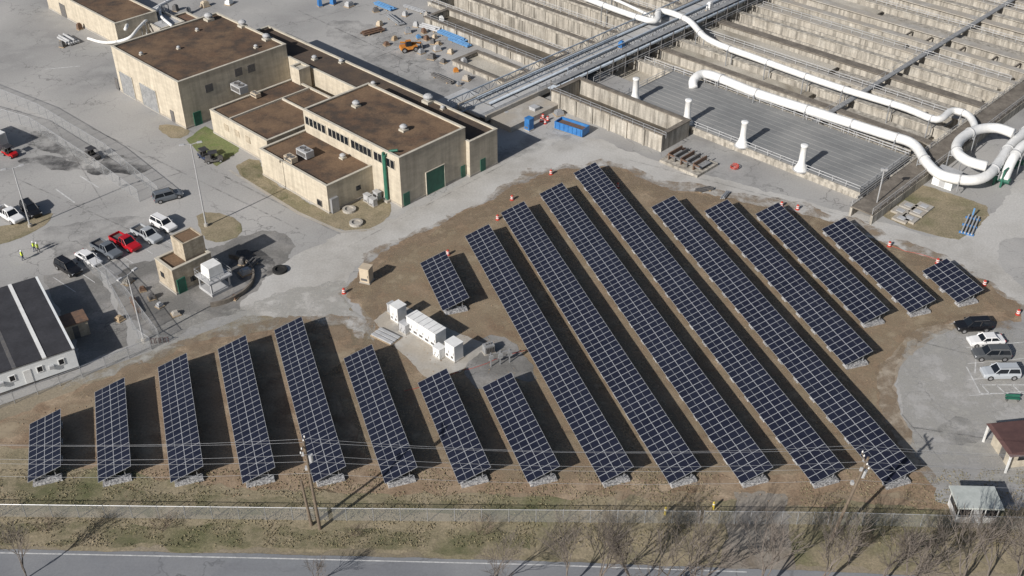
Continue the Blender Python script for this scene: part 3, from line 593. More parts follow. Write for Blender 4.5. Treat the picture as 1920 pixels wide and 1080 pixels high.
pipe('upper white pipe crossing the basins from the top edge to the right',[(1060,-18),(1215,38),(1238,20),(1290,38),(1330,75),(1420,110),(1560,160),(1690,200),(1755,224),(1785,208),(1815,216),(1828,238),(1822,256)],3.2,.64,base=-1.5)
pipe('lower white pipe running along the back of the grey deck',[(1300,165,1.6),(1302,148,2.6),(1330,140),(1420,175),(1560,220),(1660,252),(1712,270),(1738,305),(1765,328),(1815,338),(1850,330),(1875,302),(1900,268),(1945,228)],3.0,.85,base=1.4)
pipe('thick white pipe elbow stacked above the lower pipe at the right edge',[(1900,250),(1868,240),(1830,244),(1800,262),(1794,284),(1815,302),(1850,312)],4.4,.85)
pipe('thick white header pipe dropping beside the green frames',[(1955,258,4.5),(1920,272,4.5),(1898,300,3.6),(1882,338,1.2)],4,.8)
pipe('thin white pipe over the top left basins',[(1090,-20),(1150,-2),(1230,35)],1.8,.35)
pipe('white pipe run at the top left beside the sheds',[(235,55),(250,28),(285,18),(300,10),(330,-5)],4,.35)
pipe('white pipe bending down to the top left shed',[(165,72,.4),(200,80,.5),(240,72,2.5),(262,50,3.5),(300,12,4)],3,.3)
pipe('short white pipe behind the top left sheds',[(300,12),(302,30),(322,48)],3.5,.3)
for i,(px,py) in enumerate(((1868,345),(1895,310))):
    t=T('green_valve_frame',['green valve frame under the white header pipes','green valve frame nearest the right edge'][i],'valve',G(px,py),PHI)
    for k in range(3): BX('frame','green',t,(k*1.2-1.6,k*1.2-1.3,-.8,-.5,0,3.2),(k*1.2-1.6,k*1.2-1.3,.5,.8,0,3.2),(k*1.2-1.6,k*1.2-1.3,-.5,.5,2.9,3.2))
    mb=MB(); mb.tube([(-2,0,1.2),(2,0,1.2)],.5,10); mb.build('valve_body','green',t)
t=T('pale_kiosk','pale grey kiosk below the end of the white pipes','cabinet',G(1772,345),PHI); BX('housing','siding',t,(-1.7,1.7,-1.5,1.5,0,2.2)); BX('lid','lgrey',t,(-1.9,1.9,-1.7,1.7,2.2,2.35)); BX('door','lgrey',t,(-.5,.5,-1.55,-1.498,.1,1.9))
t=T('green_pipe_riser','tall green pipe riser beside the tall building','pipe',G(727,378),PHI); mb=MB(); mb.tube([(0,0,0),(0,0,8.4),(.5,.8,9.2),(1.5,1.6,9.4)],.2,8); mb.build('riser','green',t); BX('footing','conc',t,(-.5,.5,-.5,.5,0,.4))
for i,(px,py) in enumerate(((1688,398),(1703,388),(1720,400),(1705,412),(1732,390),(1690,412))):
    t=T('concrete_slab','flat concrete hatch slab in the right grass plot','slab',G(px,py),PHI,'concrete slabs in the grass plot'); BX('slab','conc',t,(-1.2,1.2,-1.0,1.0,0,.35)); BX('hatch','lgrey',t,(-.6,.6,-.5,.5,.35,.42))
t=T('pipe_manifold','blue and grey pipe manifold at the edge of the grass plot','pipe',G(1815,425),R(60))
for k in range(4): mb=MB(); mb.tube([(-3,k*.5-1,.5),(3,k*.5-1,.5)],.13,6); mb.build('pipe','lgrey',t)
for x in (-2.5,0,2.5): BX('support','blue',t,(x-.1,x+.1,-1.3,.9,0,.36))
mb=MB(); mb.tube([(3,0,.5),(3.4,0,1.6)],.15,6); mb.build('valve','bluec',t)
# ---------------- vehicles
def wheel(root,x,y,r=.34):
    mb=MB(); mb.tube([(x,y-.12,r),(x,y+.12,r)],r,14); w=mb.build('wheel','rubber',root)
    mb=MB(); s=1 if y>0 else -1; mb.tube([(x,y+s*.11,r),(x,y+s*.135,r)],r*.6,10); mb.build('rim','rim',w)
def vehicle(px,py,rz,kind,col,label,group,colname):
    nm={'sedan':'parked_car','suv':'parked_suv','pickup':'pickup_truck'}[kind]
    pm=mat('car_paint_'+colname,col,.25,spec=.6)
    t=T(nm,label,{'sedan':'car','suv':'car','pickup':'pickup truck'}[kind],G(px,py),rz,group)
    L={'sedan':4.8,'suv':4.8,'pickup':5.8}[kind]; W={'sedan':.92,'suv':.97,'pickup':1.01}[kind]
    if kind=='sedan': st=[(-.5,.8,.45,.82),(-.485,.93,.3,.93),(-.3,1,.24,.97),(.15,1,.22,.95),(.36,.98,.24,.84),(.47,.9,.28,.72),(.5,.75,.4,.62)]; cab=(-.36,.2,-.24,.07,1.43,.93)
    elif kind=='suv': st=[(-.5,.85,.5,1.0),(-.49,.96,.35,1.08),(-.3,1,.3,1.1),(.18,1,.28,1.08),(.4,.98,.3,.98),(.48,.92,.35,.86),(.5,.8,.45,.75)]; cab=(-.485,.24,-.43,.1,1.74,1.06)
    else: st=[(-.5,.97,.5,.7),(-.495,1,.42,.75),(-.3,1,.38,.75),(-.09,1,.36,.75),(-.085,1,.36,1.12),(.2,1,.36,1.12),(.42,.98,.38,1.04),(.49,.94,.42,.92),(.5,.85,.5,.8)]; cab=(-.08,.25,-.05,.13,1.85,1.1)
    mb=MB(); secs=[]
    for (x,w,zl,zh) in st:
        w*=W; zm=zl+(zh-zl)*.6; secs.append([(x*L,-w*.95,zl),(x*L,-w,zm),(x*L,-w*.94,zh-.06),(x*L,-w*.8,zh),(x*L,w*.8,zh),(x*L,w*.94,zh-.06),(x*L,w,zm),(x*L,w*.95,zl)])
    mb.loft(secs)
    if kind=='pickup':
        mb.box(-.495*L,-.09*L,-W*.98,-W*.9,.74,1.15); mb.box(-.495*L,-.09*L,W*.9,W*.98,.74,1.15); mb.box(-.498*L,-.48*L,-W*.9,W*.9,.74,1.15)
    mb.build('body',pm,t)
    if kind=='pickup': BX('bed_liner','dsteel',t,(-.475*L,-.1*L,-W*.88,W*.88,.76,.79))
    x0,x1,tx0,tx1,zt,zb=cab
    mb=MB(); wb,wt=W*.86,W*.70; mb.hexa([(x0*L,-wb,zb-.06),(x1*L,-wb,zb-.06),(x1*L,wb,zb-.06),(x0*L,wb,zb-.06)],[(tx0*L,-wt,zt-.06),(tx1*L,-wt,zt-.06),(tx1*L,wt,zt-.06),(tx0*L,wt,zt-.06)]); mb.build('window','glass',t)
    mb=MB(); mb.box(tx0*L-.06,tx1*L+.05,-wt-.03,wt+.03,zt-.058,zt+.02,.08,.08)
    for s in (-1,1):
        for (xa,xb) in ((x0,tx0),(x1,tx1),((x0+x1)/2,(tx0+tx1)/2)): mb.tube([(xa*L,s*wb,zb-.05),(xb*L,s*wt,zt-.03)],.055,4)
    mb.build('roof',pm,t)
    for x in (-.32,.32):
        for s in (-1,1): wheel(t,x*L,s*(W-.1),.34 if kind=='sedan' else .39)
    hz=st[-2][3]-.14
    for s in (-1,1):
        BX('headlight','lampw',t,(.455*L,.492*L,s*W*.72-.16,s*W*.72+.16,hz-.08,hz+.1)); BX('tail_light','lampr',t,(-.503*L,-.485*L,s*W*.76-.12,s*W*.76+.12,.72,.95)); BX('mirror',pm,t,(x1*L-.45,x1*L-.25,s*(W+.1)-.08,s*(W+.1)+.08,zb,zb+.16))
    if kind=='suv':
        for s in (-1,1): mb=MB(); mb.tube([(tx0*L+.2,s*wt*.85,zt+.06),(tx1*L-.2,s*wt*.85,zt+.06)],.03,4); mb.build('roof_rail','dsteel',t)
A=R(-38); BK=(.012,.012,.014); WH=(.75,.75,.75); SV=(.38,.40,.42); GR=(.13,.145,.165)
g1='vehicles parked in a slanted line beside the pump house'; g0='cars in the left yard'; g2='cars in the right car park'
for a in ((130,508,A,'suv',BK,'black car at the lower left end of the slanted line',g1,'black'),(168,490,A,'sedan',WH,'white sedan second from the lower end of the slanted line',g1,'white'),(202,474,A,'pickup',GR,'dark grey pickup between the white sedan and the red pickup',g1,'grey'),(237,461,A,'pickup',(.42,.012,.02),'bright red pickup truck in the slanted line',g1,'red'),(277,446,A,'pickup',SV,'silver pickup right of the red pickup',g1,'silver'),(308,426,A,'suv',WH,'white car at the upper end of the slanted line beside the pump house',g1,'white'),
 (316,373,PHI+R(75),'suv',GR,'grey blue car parked alone near the chain link fence',g0,'grey'),(20,409,A,'pickup',WH,'white pickup at the left edge of the yard',g0,'white'),(60,399,A-R(10),'suv',BK,'black car right of the white pickup at the left edge',g0,'black'),
 (1822,617,R(184),'suv',BK,'black car topmost in the right car park',g2,'black'),(1846,644,R(184),'sedan',WH,'white car second from the top in the right car park',g2,'white'),(1856,670,R(180),'suv',(.09,.095,.10),'dark grey car third from the top in the right car park',g2,'charcoal'),(1873,705,R(181),'suv',(.42,.45,.48),'silver car lowest in the right car park',g2,'silverblue')): vehicle(*a)
def cart(px,py,rz,m,label):
    t=T('utility_cart',label,'cart',G(px,py),rz,'utility carts in the yard')
    mb=MB(); mb.loft([[(x,-w,.35),(x,-w,z),(x,w,z),(x,w,.35)] for x,w,z in ((-1.5,.65,.8),(-.2,.7,.8),(-.15,.7,.6),(.8,.7,.6),(.85,.7,.95),(1.5,.55,.8))]); mb.build('body',m,t)
    BX('canopy','black',t,(-.9,.7,-.65,.65,1.85,1.93)); mb=MB()
    for x in (-.8,.65):
        for y in (-.6,.6): mb.tube([(x,y,.8),(x,y,1.86)],.03,4)
    mb.build('roll_bar','dsteel',t); BX('seat','rubber',t,(-.3,.2,-.55,.55,.6,.9),(-.4,-.302,-.55,.55,.6,1.35)); BX('cargo_box','dsteel',t,(-1.45,-.5,-.6,.6,.81,1.05,.03,.03))
    for x in (-1,1.05):
        for y in (-.62,.62): wheel(t,x,y,.3)
cart(385,298,PHI-R(5),'denim','dark utility cart by the green lawn'); cart(175,296,PHI+R(5),'dsteel','dark utility cart on the wet streak in the left yard'); cart(20,292,PHI+R(10),'red','red fronted utility cart near the left edge')
cart(402,303,PHI+R(60),'dsteel','small dark cart nearest the lawn corner')
t=T('cargo_trailer','white ribbed cargo trailer at the left edge','trailer',G(0,280),PHI+R(10)); BX('body','white',t,(-7,1.2,-1.2,1.2,.6,3.2)); BX('door','lgrey',t,(1.198,1.25,-1.1,1.1,.7,3.1))
for k in range(9): BX('rib','lgrey',t,(-6.8+k*.9,-6.7+k*.9,-1.24,-1.198,.65,3.15))
for s in (-1,1): wheel(t,0,s*1.0,.45); wheel(t,-1.1,s*1.0,.45)
# ---------------- people
def person(px,py,rz,label,shirt,legs='denim',hat='white',stride=.18):
    t=T('person',label,'person',G(px,py),rz)
    V=[(0,0,.98),(0,0,1.2),(0,0,1.42),(0,0,1.53),(.01,0,1.62),(.01,0,1.72),(0,.19,1.40),(-.05,.25,1.14),(.08,.24,.92),(.12,.24,.84),(0,-.19,1.40),(.02,-.26,1.14),(.14,-.24,.94),(.18,-.23,.86),
       (0,.1,.92),(stride*.6,.1,.5),(stride*.7,.1,.09),(stride*.7+.18,.1,.05),(0,-.1,.92),(-stride*.4,-.1,.5),(-stride,-.1,.10),(-stride+.17,-.1,.05)]
    E=[(0,1),(1,2),(2,3),(3,4),(4,5),(2,6),(6,7),(7,8),(8,9),(2,10),(10,11),(11,12),(12,13),(0,14),(14,15),(15,16),(16,17),(0,18),(18,19),(19,20),(20,21)]
    rr=[.15,.14,.17,.06,.1,.08,.075,.055,.04,.045,.075,.055,.04,.045,.1,.07,.05,.04,.1,.07,.05,.04]
    me=bpy.data.meshes.new('body'); me.from_pydata(V,E,[]); me.materials.append(M[legs]); o=bpy.data.objects.new('body',me); C.objects.link(o); o.parent=t
    o.modifiers.new('s','SKIN'); sv=me.skin_vertices[0].data
    for i,r in enumerate(rr): sv[i].radius=(r,r)
    sv[0].use_root=True
    o.modifiers.new('d','SUBSURF').levels=1; o.modifiers['d'].render_levels=1
    mb=MB(); mb.loft([[(x*a,y*b,z) for x,y in ((1,0),(.7,.75),(0,1),(-.7,.75),(-1,0),(-.7,-.75),(0,-1),(.7,-.75))] for z,a,b in ((.9,.19,.2),(1.1,.18,.2),(1.35,.2,.25),(1.47,.12,.16))]); mb.build('vest',shirt,t,smooth=True)
    mb=MB(); mb.lathe([(.165,1.68),(.13,1.7),(.12,1.78),(.07,1.84),(.01,1.86)],12); mb.build('hard_hat',hat,t,smooth=True)
    mb=MB(); mb.lathe([(.04,1.54),(.095,1.58),(.1,1.66),(.09,1.7)],10); mb.build('face','skin',t,smooth=True)
person(44,488,R(30),'person in yellow vest walking alone left of the pair','hiviz'); person(66,471,R(200),'person in yellow vest, left of the pair in the lot','hiviz'); person(73,473,R(190),'person in yellow vest and dark trousers, right of the pair','hiviz','dsteel')
def lamp(px,py,h,label,rz=0):
    t=T('lamp_post',label,'lamp post',G(px,py),rz,'tall lamp posts in the left yard'); mb=MB(); mb.tube([(0,0,.5),(0,0,h)],[.13,.08],8); mb.build('pole','lgrey',t)
    mb=MB(); mb.lathe([(.35,0),(.33,.5),(.2,.52)],12); mb.build('footing','conc',t)
    mb=MB(); mb.tube([(0,0,h-.1),(-1.0,0,h+.1)],.05,6); mb.tube([(0,0,h-.1),(1.0,0,h+.1)],.05,6); mb.build('arm','lgrey',t)
    for s in (-1,1): BX('lamp_head','lgrey',t,(s*1.3-.4,s*1.3+.4,-.2,.2,h+.02,h+.2,.06,.04))
lamp(387,424,14.5,'tall pale lamp post beside the upper row of vehicles',R(20)); lamp(57,425,10.5,'pale lamp post on the left grass island',R(30)); lamp(270,640,11,'pale lamp post by the pump house yard fence',R(60))
# ---------------- utility poles and wires
def upole(px,py,h,label,lean=(0,0),arm=True):
    t=T('utility_pole',label,'utility pole',G(px,py),0); t.rotation_euler=(R(lean[1]),R(lean[0]),0)
    mb=MB(); mb.tube([(0,0,0),(0,0,h)],[.2,.13],10); mb.build('pole','wood',t)
    if arm:
        BX('crossarm','wood',t,(-.2,-.135,-1.3,1.3,h-.7,h-.5))
        for y in (-1.2,-.6,.6,1.2): mb=MB(); mb.lathe([(.06,h-.5),(.1,h-.42),(.05,h-.35),(.08,h-.3),(.03,h-.25)],8,(-.17,y,0)); mb.build('insulator','white',t)
        mb=MB(); mb.tube([(.38,.2,h-3),(.38,.2,h-2)],.26,10); mb.build('transformer','lgrey',t)
        BX('bracket','lgrey',t,(-.45,-.16,-.28,-.14,h-1.8,h-1.3)); BX('bracket','lgrey',t,(-.45,-.16,.14,.5,h-4.3,h-3.9))
    return t
upole(600,992,13.2,'taller wooden utility pole of the pair in front of the solar rows',(-1.5,0)); upole(584,985,7.0,'short wooden stub pole of the pair in front of the solar rows',(-3,0),False)
upole(1558,1012,12.6,'wooden utility pole leaning right beside the entrance drive',(8,0))
pa=G(600,992); pb=G(1575,1005)
def wire(z,off,sag,label):
    mb=MB(); d=(pb-pa); n=Vector((-d.y,d.x,0)).normalized()*off; pts=[]
    for seg in (-1,0,1):
        for k in range(17):
            t=k/16; pts.append(pa+d*(seg+t)+n+Vector((0,0,z-sag*4*t*(1-t))))
    mb.tube(pts,.014,3); tag(mb.build('power_line','steel'),label,'power line','overhead power lines')
for z,off,sag,l in ((12.5,-1.2,1.2,'front overhead power line on the crossarms'),(12.5,1.2,1.4,'rear overhead power line on the crossarms'),(12.55,.6,1.0,'overhead power line just behind the pole tops'),(10.2,.15,.9,'middle overhead cable below the crossarms'),(8.8,-.15,1.1,'lower overhead cable below the transformers')): wire(z,off,sag,l)
# ---------------- fences
def fence(label,pts,h=2.0,step=3.0,name='chain_link_fence',m='steel'):
    a=pts[0]; t=T(name,label,'fence',(a.x,a.y,0)); rel=[p-a for p in pts]
    mb=MB()
    for i in range(len(rel)-1): p,q=rel[i],rel[i+1]; mb.quad((p.x,p.y,.05),(q.x,q.y,.05),(q.x,q.y,h),(p.x,p.y,h))
    mb.build('chain_link',M['chain'],t)
    mb=MB(); mb.tube([(p.x,p.y,h) for p in rel],.04,4); mb.build('top_rail',m,t)
    pm=None
    for i in range(len(rel)-1):
        d=rel[i+1]-rel[i]; n=max(1,round(d.length/step))
        for j in range(n+(i==len(rel)-2)):
            if pm is None: q=MB(); q.tube([(0,0,0),(0,0,h+.12)],.05,5); pm=q.build('post',m,t)
            else: o=pm.copy(); C.objects.link(o); o.parent=t; o.location=rel[i]+d*j/n
fence('chain link fence along the street left of the gate',[G(-350,965),G(0,969),G(600,976),G(1310,982)])
fence('chain link fence along the street right of the gate',[G(1560,984),G(1780,990),G(2250,1002)])
fence('closed chain link gate across the entrance drive',[G(1318,982),G(1435,983),G(1552,984)],step=1.9,name='chain_link_gate')
fence('chain link fence crossing the left yard',[G(-60,205),G(60,240),G(180,318),G(262,378)],h=2.2)
fence('second chain link fence beside the one crossing the left yard',[G(-60,160),G(75,215),G(200,290),G(300,372)],h=2.2)
fence('chain link fence between trailer and pump house',[G(160,500),G(205,540),G(262,640),G(285,655)])
fence('chain link fence in the rough yard left of the pump house',[G(185,505),G(240,560),G(300,640)])
fence('chain link fence behind the trailer block',[G(-60,790),G(155,708),G(285,655)],h=1.8)
for i,(px,py) in enumerate(((1247,965),(1337,955))):
    t=T('bollard',['yellow post left of the fence gate','yellow post behind the fence gate'][i],'bollard',G(px,py)); mb=MB(); mb.lathe([(.14,0),(.14,1.1),(.08,1.2)],10); mb.build('tube','yellow',t); mb=MB(); mb.lathe([(.145,.8),(.145,.95)],10); mb.build('band','white',t)
# ---------------- equipment in the field
def cabinet(px,py,l,w,h,label,rz=PHI,m='white',name='electrical_cabinet',doors=2):
    t=T(name,label,'portable toilet' if 'toilet' in name else 'electrical cabinet',G(px,py),rz); BX('plinth','conc',t,(-l/2-.1,l/2+.1,-w/2-.1,w/2+.1,0,.18))
    BX('housing',m,t,(-l/2,l/2,-w/2,w/2,.18,h)); BX('lid',m,t,(-l/2-.06,l/2+.06,-w/2-.06,w/2+.06,h,h+.1))
    for k in range(doors):
        x0=-l/2+l*k/doors+.06; x1=-l/2+l*(k+1)/doors-.06; d=BX('door',m,t,(x0,x1,-w/2-.04,-w/2-.002,.3,h-.1)); BX('handle','dsteel',d,(x1-.15,x1-.08,-w/2-.08,-w/2-.04,h*.45,h*.6)); BX('grille','dsteel',d,(x0+.15,x1-.2,-w/2-.05,-w/2-.042,h*.2,h*.35))
    return t
t=cabinet(800,632,5.8,1.9,2.5,'long white inverter enclosure at the centre of the concrete pad',doors=5,name='inverter_enclosure')
for k in range(6): BX('roof_seam','lgrey',t,(-2.6+k*1.0,-2.52+k*1.0,-.95,.95,2.602,2.63))
cabinet(748,600,1.6,1.6,2.6,'tall white cabinet at the upper left of the pad'); cabinet(760,622,1.3,1.0,1.5,'lower white cabinet in front of the tall one, left of the long enclosure',m='lgrey')
cabinet(824,668,1.3,1.1,1.6,'small white cabinet below the right end of the long enclosure'); cabinet(852,670,1.8,1.6,2.6,'tall white cabinet at the right end of the pad')
cabinet(736,586,1.0,1.0,1.5,'small pale cabinet at the top corner of the pad',m='lgrey')
cabinet(688,527,1.5,1.4,2.5,'beige portable toilet box standing on the bare soil',rz=R(-20),m='beige',name='portable_toilet',doors=1)
t=T('pallet_stack','stack of grey racking bars left of the white cabinets','pallet',G(724,632),PHI+R(8))
for k in range(3): BX('bar_bundle','lgrey',t,(-1.8,1.8,-1+k*.7,-.5+k*.7,.15,.35))
BX('pallet','tan',t,(-1.9,1.9,-1.1,1.1,0,.14))
t=T('equipment_frame','grey steel frame with upright switch boxes above the short solar row','equipment',G(938,684),R(20))
for x in (-1.3,0,1.3): BX('post','steel',t,(x-.06,x+.06,-.06,.06,0,2.4)); BX('switch_box','grating',t,(x-.28,x+.28,-.26,-.07,1.3,2.0))
BX('rail','steel',t,(-1.6,1.6,.061,.12,2.0,2.1)); BX('rail','steel',t,(-1.6,1.6,.061,.12,1.1,1.18))
t=T('transformer_skid','grey transformer skid with fins left of the steel frame','equipment',G(916,660),PHI+R(70)); BX('tank','grating',t,(-1,1,-.7,.7,.2,1.7))
for k in range(6): BX('fin','dsteel',t,(-.9+k*.34,-.84+k*.34,-1.0,-.702,.4,1.5))
for k in (-.5,0,.5): mb=MB(); mb.lathe([(.1,1.7),(.14,1.85),(.07,2.1)],8,(k,0,0)); mb.build('bushing','dsteel',t)
BX('base','conc',t,(-1.2,1.2,-.9,.9,0,.19)); t.scale=(.7,.7,.75)
for a,b,l in (((760,735),(860,700),'thin red hose lying on the dirt below the pad'),((870,695),(990,655),'thin red hose crossing the gravel pad'),((1665,460),(1770,490),'thin red rope along the road edge')):
    pa_,pb_=G(*a,.05),G(*b,.05); mb=MB(); pts=[pa_.lerp(pb_,k/14)+noise.noise_vector(pa_.lerp(pb_,k/14)*.4)*.5 for k in range(15)]
    for p in pts: p.z=.07
    mb.tube(pts,.03,4); tag(mb.build('hose','orange'),l,'hose')
proto=None
dr=[((1033,327),'left of the top of the longest solar row'),((960,375),'above the second long solar row'),((933,412),'above the leftmost long solar row'),((840,478),'above the small isolated solar row'),((1158,352),'right of the longest solar row'),((1465,387),'above the third row from the right'),((1495,393),'on the road right of the third-last row'),((1667,462),'above the second last row'),((1757,494),'above the far right solar row'),((1845,535),'right of the far right solar row'),((1908,590),'nearest the right edge of the photo'),((645,550),'left of the beige portable toilet')]
for (px,py),l in dr:
    lab='orange and white traffic drum '+l
    if proto is None:
        proto=T('traffic_drum',lab,'traffic drum',G(px,py),0,'traffic drums around the field'); mb=MB(); mb.lathe([(.34,0),(.34,.1),(.24,.12),(.24,.5),(.21,.8),(.15,.9),(.05,.91)],14); mb.build('body','orange',proto)
        for z in (.28,.56): mb=MB(); mb.lathe([(.25,z),(.245,z+.14)],14); mb.build('band','white',proto)
    else: dup(proto,G(px,py),0,lab,'traffic drums around the field')
# ---------------- yard clutter
def bundle(px,py,rz,L,n,r,m,label,name='pipe_bundle'):
    t=T(name,label,'pipe bundle',G(px,py),rz)
    for x in (-L*.3,L*.3): BX('timber','tan',t,(x-.15,x+.15,-n*r*1.1,n*r*1.1,0,.2))
    for k in range(n): mb=MB(); mb.tube([(-L/2+random.uniform(-.4,.4),(k-(n-1)/2)*r*2.05,.2+r),(L/2,(k-(n-1)/2)*r*2.05,.2+r)],r,8); mb.build('pipe',m,t)
    for k in range(0,n-1,2): mb=MB(); mb.tube([(-L/2,(k-(n-2)/2)*r*2.05,.2+r*2.75),(L/2-random.uniform(0,1),(k-(n-2)/2)*r*2.05,.2+r*2.75)],r,8); mb.build('pipe',m,t)
for a in ((850,70,PHI,8,8,.14,'bluec','long bundle of blue pipes lying left of the basins'),(722,14,PHI,6,7,.14,'bluec','bundle of blue pipes near the top edge of the yard'),(862,82,PHI,6,6,.12,'bluec','second bundle of blue pipes just below the long one'),(808,55,PHI+R(10),5,5,.2,'lgrey','grey pipe bundle beside the blue pipes'),(742,40,PHI-R(15),6,5,.16,'steel','steel bar bundle above the orange machine'),(700,62,PHI+R(80),5,4,.2,'rust','rusty bar bundle left of the orange machine'),(130,78,PHI,5,5,.25,'lgrey','grey pipe bundle in the top left yard'),(1270,290,PHI+R(90),4,4,.2,'rust','rusty pipes lying below the long channel'),(1320,358,R(20),3,4,.12,'dsteel','dark bars lying on the road above the longest row'),(1360,368,R(60),2.5,3,.12,'steel','short steel bars beside the curved road'),(950,190,PHI+R(90),7,5,.12,'steel','scaffold tubes beside the bridge start'),(470,500,R(70),3,4,.15,'dsteel','dark tubes lying right of the white tank'),(780,20,PHI+R(5),7,5,.14,'steel','steel tubes near the top edge of the yard'),(830,150,PHI,6,4,.14,'dsteel','dark tubes in front of the long low channel'),(255,575,R(-60),4,3,.13,'rust','rusty tubes in the rough fenced patch')): bundle(*a)
def pallet(px,py,m,h,label,rz=None,z=0):
    rz=PHI+R(random.uniform(-30,30)) if rz is None else rz
    t=T('pallet_load',label,'pallet',G(px,py,z),rz); mb=MB()
    for k in range(3): mb.box(-.65,.65,-.6+k*.5,-.4+k*.5,0,.1)
    mb.box(-.65,.65,-.6,.6,.102,.15); mb.build('pallet','tan',t)
    BX('load',m,t,(-.55,.5,-.5,.5,.152,h,.08,.05),(-.3,.35,-.35,.3,h+.002,h+.25,.05,.05)); s=random.choice((.8,1,1,1.3)); t.scale=(s,s*random.uniform(.8,1.4),1)
for px,py,m_,h_,l in [(712,48,'beige',.9,'beige load left of the steel bars'),(760,30,'lgrey',.9,'grey load right of the top blue pipes'),(780,50,'lgrey',1.0,'pale load above the orange machine'),(800,75,'rust',.8,'rusty load right of the orange machine'),(820,95,'lgrey',1.0,'grey load between orange machine and the channel'),(845,100,'beige',.8,'beige load at the edge of the channel'),(870,120,'lgrey',1.1,'grey load nearest the basin wall'),(810,110,'dsteel',.9,'dark load below the grey one'),(740,75,'tan',.7,'brown load left of the orange machine'),(790,100,'steel',.8,'steel load just below the orange machine'),(725,85,'rust',.6,'low rusty load left of the brown one'),(832,118,'dsteel',.7,'low dark load in front of the channel'),(855,135,'machine',.7,'orange brown load beside the channel'),
(705,22,'dsteel',.8,'dark load beside the top blue pipes'),(765,62,'steel',1.1,'steel load behind the orange machine'),(815,72,'beige',.7,'beige load right of the grey pipes'),(828,40,'white',1.0,'white load above the long blue pipes'),(800,30,'conc',.8,'concrete load above the grey pipes'),(875,150,'conc',.9,'concrete load left of the basin under repair'),(860,160,'steel',.6,'low steel load left of the basin under repair'),(812,82,'dsteel',.9,'dark load wedged beside the rusty one'),(822,84,'tan',.5,'brown load wedged beside the blue pipes'),(785,72,'bluec',.6,'low blue load behind the orange machine'),(795,62,'rust',.9,'rusty load against the grey pipes'),
(600,12,'blue',1.6,'blue load at the top edge'),(625,8,'blue',1.2,'blue load right of the other at the top edge'),(655,12,'lgrey',1.0,'grey load near the top edge'),
(150,55,'rust',1.2,'rusty load beside the beige top left building'),(190,62,'orange',.9,'orange load in the top left yard'),(222,72,'lgrey',1.3,'grey load by the top left pipes'),(118,88,'dsteel',1.1,'dark load at the end of the grey pipes'),(275,70,'white',1.2,'white load beside the grey shed'),(355,25,'steel',1.2,'steel load by the red roofed shed'),(385,12,'beige',1.1,'beige load behind the workshop'),(430,8,'white',.9,'white load further behind the workshop'),(330,20,'dsteel',1.2,'dark load between the white pipes and red shed'),(250,62,'rust',.8,'rusty load below the white pipe bend'),
(285,560,'dsteel',.7,'dark load in the rough yard left of the pump house'),(300,575,'lgrey',.5,'grey load in front of the pump house'),(455,495,'dsteel',.9,'dark load right of the white tank'),(462,512,'steel',.6,'steel load right of the white tank'),(440,560,'rust',.4,'low rusty load below the white tank'),(225,600,'tan',.5,'low brown load beside the rough yard fence'),(330,590,'conc',.4,'low concrete load below the pump house door'),(240,530,'conc',.5,'low concrete load at the top of the fenced patch'),(268,545,'rust',.5,'rusty load inside the fenced patch'),
(950,220,'lgrey',.9,'grey load at the foot of the bridge'),(965,228,'dsteel',.8,'dark load at the foot of the bridge'),(900,215,'conc',.8,'concrete load left of the bridge foot'),(1048,215,'steel',.8,'steel load behind the blue skip')]: pallet(px,py,m_,h_,l)
pallet(1165,90,'blue',1.3,'blue load on the left edge of the bridge',PHI,1.52); pallet(1085,140,'blue',.8,'blue load low on the bridge deck',PHI,1.52); pallet(1330,20,'white',1.8,'white unit high on the bridge deck',PHI,1.52)
def machine(px,py,rz,label):
    t=T('telehandler',label,'machine',G(px,py),rz)
    BX('chassis','machine',t,(-2,1.6,-.9,.9,.6,1.3,.1,.1)); BX('cab','glass',t,(-.9,.3,-.85,0,1.3,2.4,.1,.05)); BX('cab_roof','machine',t,(-.85,.25,-.82,-.05,2.402,2.48))
    mb=MB(); mb.tube([(-1.8,.4,1.9),(2.6,.4,1.2)],.2,4); mb.build('boom','machine',t); BX('fork','dsteel',t,(2.6,2.75,-.4,1.1,.2,1.3),(2.752,3.8,0,.12,.2,.28),(2.752,3.8,.7,.82,.2,.28))
    for x in (-1.3,1.1):
        for y in (-.95,.95): wheel(t,x,y,.55)
machine(768,95,R(20),'orange telehandler parked in the cluttered yard')
t=T('orange_conveyor','long orange conveyor beam beside the top left building','machine',G(190,55),PHI); BX('beam','machine',t,(-6,6,-.3,.3,1.2,1.6))
for x in (-5,0,5): BX('leg','dsteel',t,(x-.1,x+.1,-.5,.5,0,1.2))
t=T('skip_container','open blue skip container beside the channel','container',G(1072,246),PHI+R(8)); mb=MB(); mb.ring(-3,3,-1.2,1.2,.2,1.6,.12); mb.build('body','blue',t); BX('rubble','rust',t,(-2.85,2.85,-1.05,1.05,.2,1.1))
for k in range(7): BX('rib','blue',t,(-2.8+k*.9,-2.7+k*.9,-1.3,-1.202,.25,1.55))
BX('skid','dsteel',t,(-3,3,-.9,-.7,0,.18)); BX('skid','dsteel',t,(-3,3,.7,.9,0,.18))
cabinet(992,243,1.2,1.2,2.3,'blue portable toilet left of the red drum cluster',m='blue',name='portable_toilet',doors=1)
cabinet(1002,215,1.5,1.3,1.6,'pale cabinet behind the blue portable toilet',m='lgrey')
for i,(px,py) in enumerate(((1018,222),(1027,226),(1022,232),(1015,228))): dup(proto,G(px,py),0,'traffic drum in the red cluster left of the blue skip','drum cluster beside the blue skip')
t=T('hose_coil','red coiled hose lying beside the deck','hose',G(1377,316),0); mb=MB(); mb.tube([(.7*math.cos(q*.5),.7*math.sin(q*.5),.08+.02*q) for q in range(30)],.07,5); mb.build('coil','orange',t)
